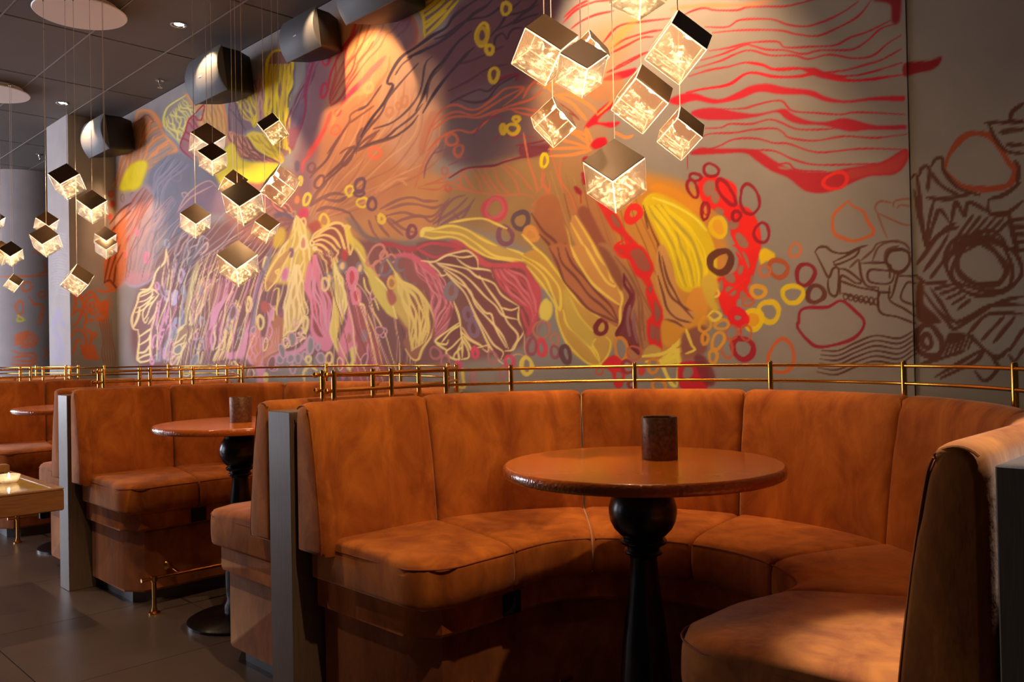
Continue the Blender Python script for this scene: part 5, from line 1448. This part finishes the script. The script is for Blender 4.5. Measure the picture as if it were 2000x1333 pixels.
# partitions of dark stained wood
plabs = {0: 'dark wooden booth partition with shiny top beside a pale lit bench end', 1: 'tall dark wooden partition board between two velvet benches', 2: 'grey lit wooden partition board behind the low oak table', 3: 'wooden partition board in front of the booth below the painted pier'}
pmesh = None
for k in range(4):
    if pmesh is None:
        o = bevel_box('booth_partition', (-0.06, 1.205, 0), (0.06, 1.74, 0.858), M['wood'], None, 0.002, 1)
        pmesh = o.data
    else:
        o = link(bpy.data.objects.new('booth_partition', pmesh))
    o.location = (-2.1435 + PITCHX * (1 - k), 0, 0)
    tag(o, plabs[k], 'partition', 'wooden partitions between the booths')


nr = empty('brass_rail', (BX + PITCHX, BY, 0))
add_rail(nr)
tag(nr, 'end of a brass rail above the dark wooden end panel', 'rail')


# brass foot rails standing on the floor inside the booths
def make_footrail(loc):
    root = empty('foot_rail', loc)
    MB().tube([(-0.285, -0.215, 0.138), (-0.285, 0.0, 0.138), (-0.285, 0.19, 0.138)], 0.0075, 10).build('foot_bar', M['brass'], root, True)
    for y in (-0.165, 0.15):
        MB().lathe([(0.022, 0.0), (0.022, 0.005), (0.012, 0.009), (0.0085, 0.03), (0.0085, 0.125), (0.012, 0.128), (0.012, 0.147), (0.0, 0.148)], (-0.285, y, 0), 14).build('foot_post', M['brass'], root, True)
    MB().tube([(-0.285, -0.06, 0.138), (-0.385, -0.06, 0.150), (-0.402, -0.06, 0.150)], [0.006, 0.006, 0.02], 12).build('bracket', M['brass'], root, True)
    return root


fr = make_footrail((BX, BY, 0))
tag(fr, 'brass foot rail in the shadow under the whole round table', 'foot rail', 'brass foot rails on the floor')
for k, lab in ((1, 'brass foot rail on a post beside the table partly hidden by a booth end'), (2, 'brass foot rail on a post below the low oak table top')):
    c = copy_tree(fr)
    c.location = (BX - PITCHX * k, BY, 0)
    tag(c, lab)


# ------------------------------------------------------------------ round tables
def make_table(loc):
    root = empty('pedestal_table', loc)
    R = 0.313
    MB().lathe([(0.0005, 0.74), (R - 0.004, 0.74), (R - 0.002, 0.757), (R - 0.006, 0.760), (0.0005, 0.760)], n=96).build('table_top', M['tabletop'], root, True, 30)
    MB().lathe([(R - 0.004, 0.7345), (R, 0.737), (R + 0.0015, 0.747), (R, 0.7565), (R - 0.004, 0.7592), (R - 0.006, 0.750)], n=96, close=True).build('top_edge', M['tableedge'], root, True, 50)
    prof = [(0.10, 0.74), (0.10, 0.733), (0.064, 0.731), (0.068, 0.725), (0.070, 0.717), (0.066, 0.710), (0.056, 0.706), (0.054, 0.703), (0.062, 0.694), (0.071, 0.678), (0.076, 0.660), (0.0765, 0.645), (0.073, 0.628), (0.065, 0.612), (0.052, 0.598), (0.044, 0.592),
            (0.05, 0.589), (0.053, 0.584), (0.05, 0.578), (0.041, 0.573), (0.037, 0.568), (0.042, 0.565), (0.044, 0.560), (0.041, 0.555), (0.032, 0.551), (0.030, 0.545), (0.033, 0.50), (0.041, 0.44), (0.050, 0.36), (0.058, 0.27), (0.062, 0.18), (0.061, 0.12), (0.056, 0.08), (0.066, 0.06), (0.066, 0.03)]
    MB().lathe(prof, n=48).build('pedestal', M['black'], root, True, 50)
    MB().lathe([(0.07, 0.034), (0.10, 0.028), (0.19, 0.016), (0.202, 0.010), (0.202, 0.0), (0.0005, 0.0)], n=64).build('base_plate', M['black'], root, True, 40)
    return root


tb = make_table((-1.13, 1.54, 0))
tag(tb, 'round orange lacquer table on a turned black pedestal, whole top in view', 'table', 'round pedestal tables')
for k, x, lab in ((1, -3.04, 'round orange table on a turned black pedestal, partly hidden by a booth end'), (2, -4.89, 'round orange table seen only by its edge behind the partition')):
    c = copy_tree(tb)
    c.location = (x, 1.54, 0)
    tag(c, lab)


def make_cup(loc):
    root = empty('candle_cup', loc)
    MB().lathe([(0.0405, 0.0), (0.0415, 0.004), (0.0415, 0.096), (0.0405, 0.098), (0.0385, 0.097), (0.038, 0.006)], n=48).build('cup_wall', M['cup'], root, True, 40)
    MB().lathe([(0.0375, 0.0065), (0.0375, 0.012)], n=32).build('cup_floor', M['cup_in'], root, True, 40)
    return root


cp = on_z(1289, 897, 0.76)
cu1 = make_cup((cp.x, cp.y, 0.76))
tag(cu1, 'speckled bronze candle cup on the whole round orange table', 'cup', 'bronze candle cups')
cu2 = copy_tree(cu1)
cp = on_z(470.5, 825, 0.76)
cu2.location = (cp.x, cp.y, 0.76)
tag(cu2, 'bronze candle cup on the table partly hidden by a booth end')

# ------------------------------------------------------------------ low oak table in the aisle
lt = empty('low_table', (-3.30, 0.99, 0))
bevel_box('table_frame', (-1.1, -0.75, 0.470), (0.0, 0.0, 0.545), M['oak_dark'], lt, 0.003)
MB().box((-1.1, -0.75, 0.5455), (-1.02, 0, 0.551)).build('top_border', M['oak'], lt)
MB().box((-0.03, -0.75, 0.5455), (0, 0, 0.551)).build('top_border', M['oak'], lt)
MB().box((-1.02, -0.03, 0.5455), (-0.03, 0, 0.551)).build('top_border', M['oak'], lt)
MB().box((-1.02, -0.75, 0.5455), (-0.03, -0.72, 0.551)).build('top_border', M['oak'], lt)
MB().box((-1.02, -0.72, 0.5455), (-0.03, -0.03, 0.549)).build('glass_top', M['sheetglass'], lt)
for x, y in ((-0.05, -0.05), (-1.05, -0.05), (-0.05, -0.70), (-1.05, -0.70)):
    MB().lathe([(0.012, 0.44), (0.018, 0.443), (0.018, 0.47)], (x, y, 0), 16).build('foot_stub', M['black'], lt, True)
MB().lathe([(0.20, 0.0), (0.20, 0.012), (0.05, 0.02), (0.035, 0.05), (0.035, 0.42), (0.07, 0.47)], (-0.55, -0.5, 0), 32).build('pedestal', M['black'], lt, True)
tag(lt, 'low oak table with glass inset in its top, standing in the aisle', 'table')

vp = on_z(17, 944, 0.549)
vo = empty('glass_votive', (vp.x, vp.y, 0.549))
MB().lathe([(0.012, 0.0), (0.026, 0.002), (0.034, 0.012), (0.04, 0.032), (0.037, 0.033), (0.030, 0.013), (0.012, 0.006)], n=10).build('glass_bowl', M['edge'], vo)
MB().lathe([(0.016, 0.0062), (0.016, 0.016), (0.0, 0.017)], n=16).build('wax', M['canopy'], vo, True)
MB().lathe([(0.001, 0.017), (0.0045, 0.023), (0.003, 0.032), (0.0005, 0.040)], n=10).build('flame', M['flame'], vo, True)
tag(vo, 'small faceted glass votive with a burning flame on the low oak table', 'candle')
bp_ = on_z(-6, 925, 0.551)
bx_ = bevel_box('wooden_box', (-0.03, -0.045, 0), (0.03, 0.045, 0.032), M['oak'], None, 0.003)
bx_.location = (bp_.x - 0.02, bp_.y, 0.5512)
tag(bx_, 'small wooden box on the low oak table behind the votive', 'box')


# ------------------------------------------------------------------ pendant clusters of glass cubes
def glass_mesh():
    bm = bmesh.new()
    bmesh.ops.create_cube(bm, size=1.0)
    bmesh.ops.bevel(bm, geom=bm.edges[:], offset=0.022, segments=1, affect='EDGES', material=1)
    me = bpy.data.meshes.new('glass_cube')
    bm.to_mesh(me)
    bm.free()
    me.materials.append(M['glass'])
    me.materials.append(M['edge'])
    return me


def ripple_mesh(seed):
    """the wavy molten layer cast into the lower part of each block"""
    rr = random.Random(seed)
    n = 22
    dirs = [(rr.uniform(0, 6.28), rr.uniform(4, 20), rr.uniform(0, 6.28), rr.uniform(0.3, 1)) for _ in range(7)]
    v, f = [], []
    for side in (0, 1):
        for i in range(n):
            for j in range(n):
                y, z = -0.44 + 0.88 * i / (n - 1), -0.44 + 0.88 * j / (n - 1)
                h = sum(w_ * math.sin(fr_ * (y * math.cos(a_) + z * math.sin(a_)) + p_) for a_, fr_, p_, w_ in dirs) * 0.035
                x = -0.16 + h + 0.5 * (y * y + z * z) * 0.5 if side == 0 else -0.44
                v.append((max(-0.43, x) if side == 0 else x, y, z))
    def id_(s_, i, j):
        return s_ * n * n + i * n + j
    for s_ in (0, 1):
        for i in range(n - 1):
            for j in range(n - 1):
                f.append((id_(s_, i, j), id_(s_, i + 1, j), id_(s_, i + 1, j + 1), id_(s_, i, j + 1)))
    for k in range(n - 1):
        f.append((id_(0, k, 0), id_(0, k + 1, 0), id_(1, k + 1, 0), id_(1, k, 0)))
        f.append((id_(0, k, n - 1), id_(0, k + 1, n - 1), id_(1, k + 1, n - 1), id_(1, k, n - 1)))
        f.append((id_(0, 0, k), id_(0, 0, k + 1), id_(1, 0, k + 1), id_(1, 0, k)))
        f.append((id_(0, n - 1, k), id_(0, n - 1, k + 1), id_(1, n - 1, k + 1), id_(1, n - 1, k)))
    o = mesh('bubble_core', v, f, M['ripple'], None, True, 60)
    me = o.data
    bpy.data.objects.remove(o)
    return me


GM, RMS = glass_mesh(), [ripple_mesh(s) for s in range(4)]
_capo = bevel_box('metal_cap', (0.503, -0.485, -0.485), (0.530, 0.485, 0.485), M['cap'], None, 0.006, 1)
CAPM = _capo.data
bpy.data.objects.remove(_capo)
_ledo = MB().lathe([(0.0005, -0.07), (0.05, -0.058), (0.08, -0.025), (0.085, 0.0), (0.085, 0.02), (0.0005, 0.02)], n=16).build('led_lamp', M['led'])
LEDM = _ledo.data
LEDM.transform(Matrix.Rotation(PI / 2, 4, 'Y'))
LEDM.transform(Matrix.Translation((0.465, 0, 0)))
bpy.data.objects.remove(_ledo)


def cluster(loc, cubes, label, zc, extra):
    """cubes: (top vertex px x, px y, height px, metal azimuth deg seen from the camera)"""
    root = empty('pendant_cluster', (loc[0], loc[1], CEIL))
    cx, cy = loc[0], loc[1]
    MB().lathe([(0.19, 0.0), (0.192, -0.028), (0.228, -0.032), (0.232, -0.036), (0.228, -0.041), (0.0005, -0.041)], (0, 0, 0), 64).build('canopy', M['canopy'], root, True, 40)
    dep0 = float(np.dot([cx, cy, 0], _F))
    for i, (px, py, hp, phi) in enumerate(cubes):
        a = 0.096 if hp / FPX * dep0 / 1.732 > 0.079 else 0.072
        dep = min(max(FPX * 1.732 * a * 0.985 / hp, dep0 - 0.19), dep0 + 0.19)
        a = hp * dep / (FPX * 1.732 * 0.985)
        top = at_depth(px, py, dep)
        tc = Vector((-top.x, -top.y, 0)).normalized()
        rt = Vector((_R[0], _R[1], 0)).normalized()
        az = math.atan2(tc.y, tc.x)
        rt_az = math.radians(phi)
        axes = []
        base = tc * math.cos(rt_az) + rt * math.sin(rt_az)
        ba = math.atan2(base.y, base.x)
        for q in range(3):
            an = ba + q * 2 * PI / 3
            axes.append(Vector((math.cos(an) * math.sqrt(2 / 3), math.sin(an) * math.sqrt(2 / 3), 1 / math.sqrt(3))))
        rot = Matrix((axes[0], axes[1], axes[2])).transposed()
        cen = top - Vector((0, 0, a * math.sqrt(3) / 2))
        gc = bpy.data.objects.new('glass_cube', GM)
        link(gc, root)
        gc.matrix_local = Matrix.Translation(cen - Vector(root.location)) @ rot.to_4x4() @ Matrix.Diagonal((a, a, a, 1))
        link(bpy.data.objects.new('metal_cap', CAPM), gc)
        link(bpy.data.objects.new('led_lamp', LEDM), gc)
        link(bpy.data.objects.new('bubble_core', RMS[i % 4]), gc)
        t = top - Vector(root.location)
        MB().tube([(t.x, t.y, t.z - 0.004), (t.x, t.y, -0.038)], 0.0011, 6).build('cord', M['cord'], root)
        MB().lathe([(0.004, -0.041), (0.004, -0.052), (0.0015, -0.054)], (t.x, t.y, 0), 10).build('cord_grip', M['chrome'], root)
    tag(root, label, 'pendant lamp', 'hanging clusters of glass cube lamps')
    return root


cluster((-1.13, 1.54), [(1062, 27, 141, 27), (1134, 76, 116, 12), (1150, 58, 92, 60), (1246, -100, 140, 5), (1323, 20, 146, 44), (1252, 126, 136, 46), (1079, 189, 100, 66), (1328, 208, 106, 48), (1200, 271, 146, -4)],
        'cluster of hanging glass cube lamps in front of the red strands of the mural', 0, None)
cluster((-3.0, 1.54), [(404, 240, 80, 8), (415, 278, 66, -3), (533, 220, 64, -32), (455, 331, 60, 30), (475, 350, 92, -10), (547, 321, 84, -64), (518, 416, 60, 18), (381, 397, 69, 2), (465, 469, 92, -5)],
        'cluster of hanging glass cube lamps in front of the yellow feathers of the mural', 0, None)
cluster((-4.79, 1.55), [(131, 319, 72, -20), (180, 371, 67, -4), (90, 412, 50, 14), (90, 439, 64, -14), (205, 442, 48, 6), (207, 458, 49, 0), (150, 516, 64, 58)],
        'cluster of hanging glass cube lamps below a fully visible round white canopy', 0, None)
dp = on_z(-15, 183, CEIL - 0.04)
cluster((dp.x, dp.y), [(-12, 410, 44, 10), (22, 471, 50, -6), (2, 470, 50, 20), (26, 535, 37, 48), (-30, 520, 40, 0)],
        'cluster of hanging glass cube lamps in front of the round column', 0, None)


# ------------------------------------------------------------------ speakers under the ceiling
def make_speaker(loc):
    root = empty('wall_speaker', loc)          # local: y=0 at the wall, front towards -y
    def loop(y, hl, h, c):
        p = []
        for sx, sz in ((1, 1), (-1, 1), (-1, -1), (1, -1)):
            for k in range(4):
                a = {(1, 1): 0, (-1, 1): PI / 2, (-1, -1): PI, (1, -1): 1.5 * PI}[(sx, sz)] + k * PI / 6
                p.append((sx * (hl - c) + c * math.cos(a), y, sz * (h - c) + c * math.sin(a)))
        return p
    MB().sweep([loop(-0.262, 0.205, 0.122, 0.02), loop(-0.255, 0.208, 0.126, 0.02), loop(-0.12, 0.165, 0.126, 0.02), loop(-0.03, 0.12, 0.112, 0.02)]).build('cabinet', M['speaker_black'], root, True, 45)
    mb = MB()
    n = 16
    outer, inner = [], []
    for k in range(n + 1):
        u = -1 + 2 * k / n
        z = 0.13 * u
        y = -0.305 + 0.045 * u * u
        outer.append((y, z))
    rings_ = []
    for x in (-0.213, -0.2, 0.2, 0.213):
        e = 0.008 if abs(x) > 0.205 else 0.0
        rings_.append([(x, y + e, z) for y, z in outer] + [(x, -0.252, 0.13), (x, -0.252, -0.13)])
    mb.sweep(rings_).build('grille', M['speaker'], root, True, 35)
    bevel_box('logo_plate', (-0.018, -0.3065, -0.012), (0.018, -0.3045, -0.006), M['mark'], root, 0.0005, 1)
    MB().tube([(0, -0.06, 0), (0, 0.0, 0)], 0.025, 12).build('bracket', M['speaker_black'], root, True)
    MB().box((-0.05, -0.006, -0.06), (0.05, 0.0, 0.06)).build('wall_plate', M['speaker_black'], root)
    return root


sp = make_speaker((-4.76, WY - 0.001, 2.72))
sp.rotation_euler = (0.12, 0, 0)
tag(sp, 'black wall speaker with grey curved grille between the olive and the yellow feather', 'speaker', 'black speakers under the ceiling')
for x, lab in ((-3.80, 'black wall speaker with grey curved grille just above the tall yellow feather'), (-3.12, 'black wall speaker with a red glow on its underside'), (-6.62, 'small looking black wall speaker in the corner beside the pier')):
    c = copy_tree(sp)
    c.location.x = x
    if x == -3.80:
        c.scale = (0.78, 0.78, 0.78)
        c.location.z = 2.70
    if x == -3.12:
        c.location.z = 2.74
    tag(c, lab)


# ------------------------------------------------------------------ downlights, sprinklers
def make_downlight(x, y, aim, power, col, cone, blend, label, group):
    root = empty('downlight', (x, y, CEIL))
    MB().lathe([(0.046, 0.0005), (0.046, -0.004), (0.036, -0.005), (0.034, 0.0005)], n=32, close=True).build('trim_ring', M['chrome'], root, True, 40)
    MB().lathe([(0.0005, -0.0015), (0.026, -0.0015), (0.026, 0.0), (0.0005, 0.0)], (0.006, 0, 0), 24).build('lens', M['spotglow'], root)
    l = bpy.data.lights.new('downlight_beam', 'SPOT')
    l.energy, l.color, l.spot_size, l.spot_blend, l.shadow_soft_size = power, col, math.radians(cone), blend, 0.018
    o = bpy.data.objects.new('downlight_beam', l)
    link(o, root)
    o.location = (0, 0, -0.02)
    d = Vector(aim) - Vector((x, y, CEIL - 0.02))
    o.rotation_euler = d.to_track_quat('-Z', 'Y').to_euler()
    tag(root, label, 'ceiling light', group)
    return root


WARM = (1.0, 0.63, 0.33)
GW = 'downlights washing the mural'
make_downlight(-6.70, 2.035, (-6.62, 2.5, 2.20), 85, WARM, 64, 0.35, 'small recessed downlight near the pier and the far canopy', GW)
make_downlight(-4.68, 2.04, (-4.60, 2.5, 1.60), 85, WARM, 74, 0.35, 'small recessed downlight lit white, above the black speaker', GW)
make_downlight(-3.55, 2.04, (-3.50, 2.5, 2.10), 62, WARM, 68, 0.3, 'recessed downlight in the ceiling over the orange sweep of the mural', GW)
make_downlight(-1.72, 2.04, (-1.80, 2.5, 1.90), 170, WARM, 72, 0.6, 'recessed downlight in the ceiling over the red strands of the mural', GW)
GA = 'downlights over the aisle'
make_downlight(-0.20, 1.62, (-0.37, 1.44, 0.88), 420, (0.74, 0.84, 1.0), 15, 0.5, 'aisle downlight over the pale lit bench end', GA)  # narrow cool beam, the bench end is pale only from its light
make_downlight(-0.72, 0.95, (-2.15, 1.20, 0.45), 115, (1.0, 0.70, 0.42), 44, 0.35, 'aisle downlight in front of the whole round table', GA)
make_downlight(-2.9, 0.35, (-2.9, 0.5, 0), 60, (1.0, 0.72, 0.46), 70, 0.4, 'aisle downlight in front of the table partly hidden by a booth end', GA)
make_downlight(-4.9, 0.35, (-4.9, 0.5, 0), 60, (1.0, 0.72, 0.46), 70, 0.4, 'aisle downlight in front of the low oak table', GA)


def make_sprinkler(loc):
    root = empty('sprinkler', loc)
    MB().lathe([(0.028, 0.0), (0.028, -0.004), (0.012, -0.006), (0.009, -0.02), (0.009, -0.026), (0.002, -0.027)], n=20).build('escutcheon', M['chrome'], root, True, 40)
    for s in (-1, 1):
        MB().tube([(s * 0.008, 0, -0.024), (s * 0.013, 0, -0.036), (s * 0.003, 0, -0.05)], 0.002, 6).build('frame_arm', M['chrome'], root, True)
    MB().lathe([(0.0005, -0.049), (0.017, -0.05), (0.017, -0.052), (0.0005, -0.053)], n=18).build('deflector', M['chrome'], root, True, 40)
    return root


p = on_z(312, 157, CEIL)
s1 = make_sprinkler((p.x, p.y, CEIL))
tag(s1, 'chrome sprinkler head in the ceiling beside the black speaker', 'sprinkler', 'ceiling sprinklers')
s2 = copy_tree(s1)
p = on_z(77, 302, CEIL)
s2.location = (p.x, p.y, CEIL)
tag(s2, 'chrome sprinkler head in the ceiling near the round column')
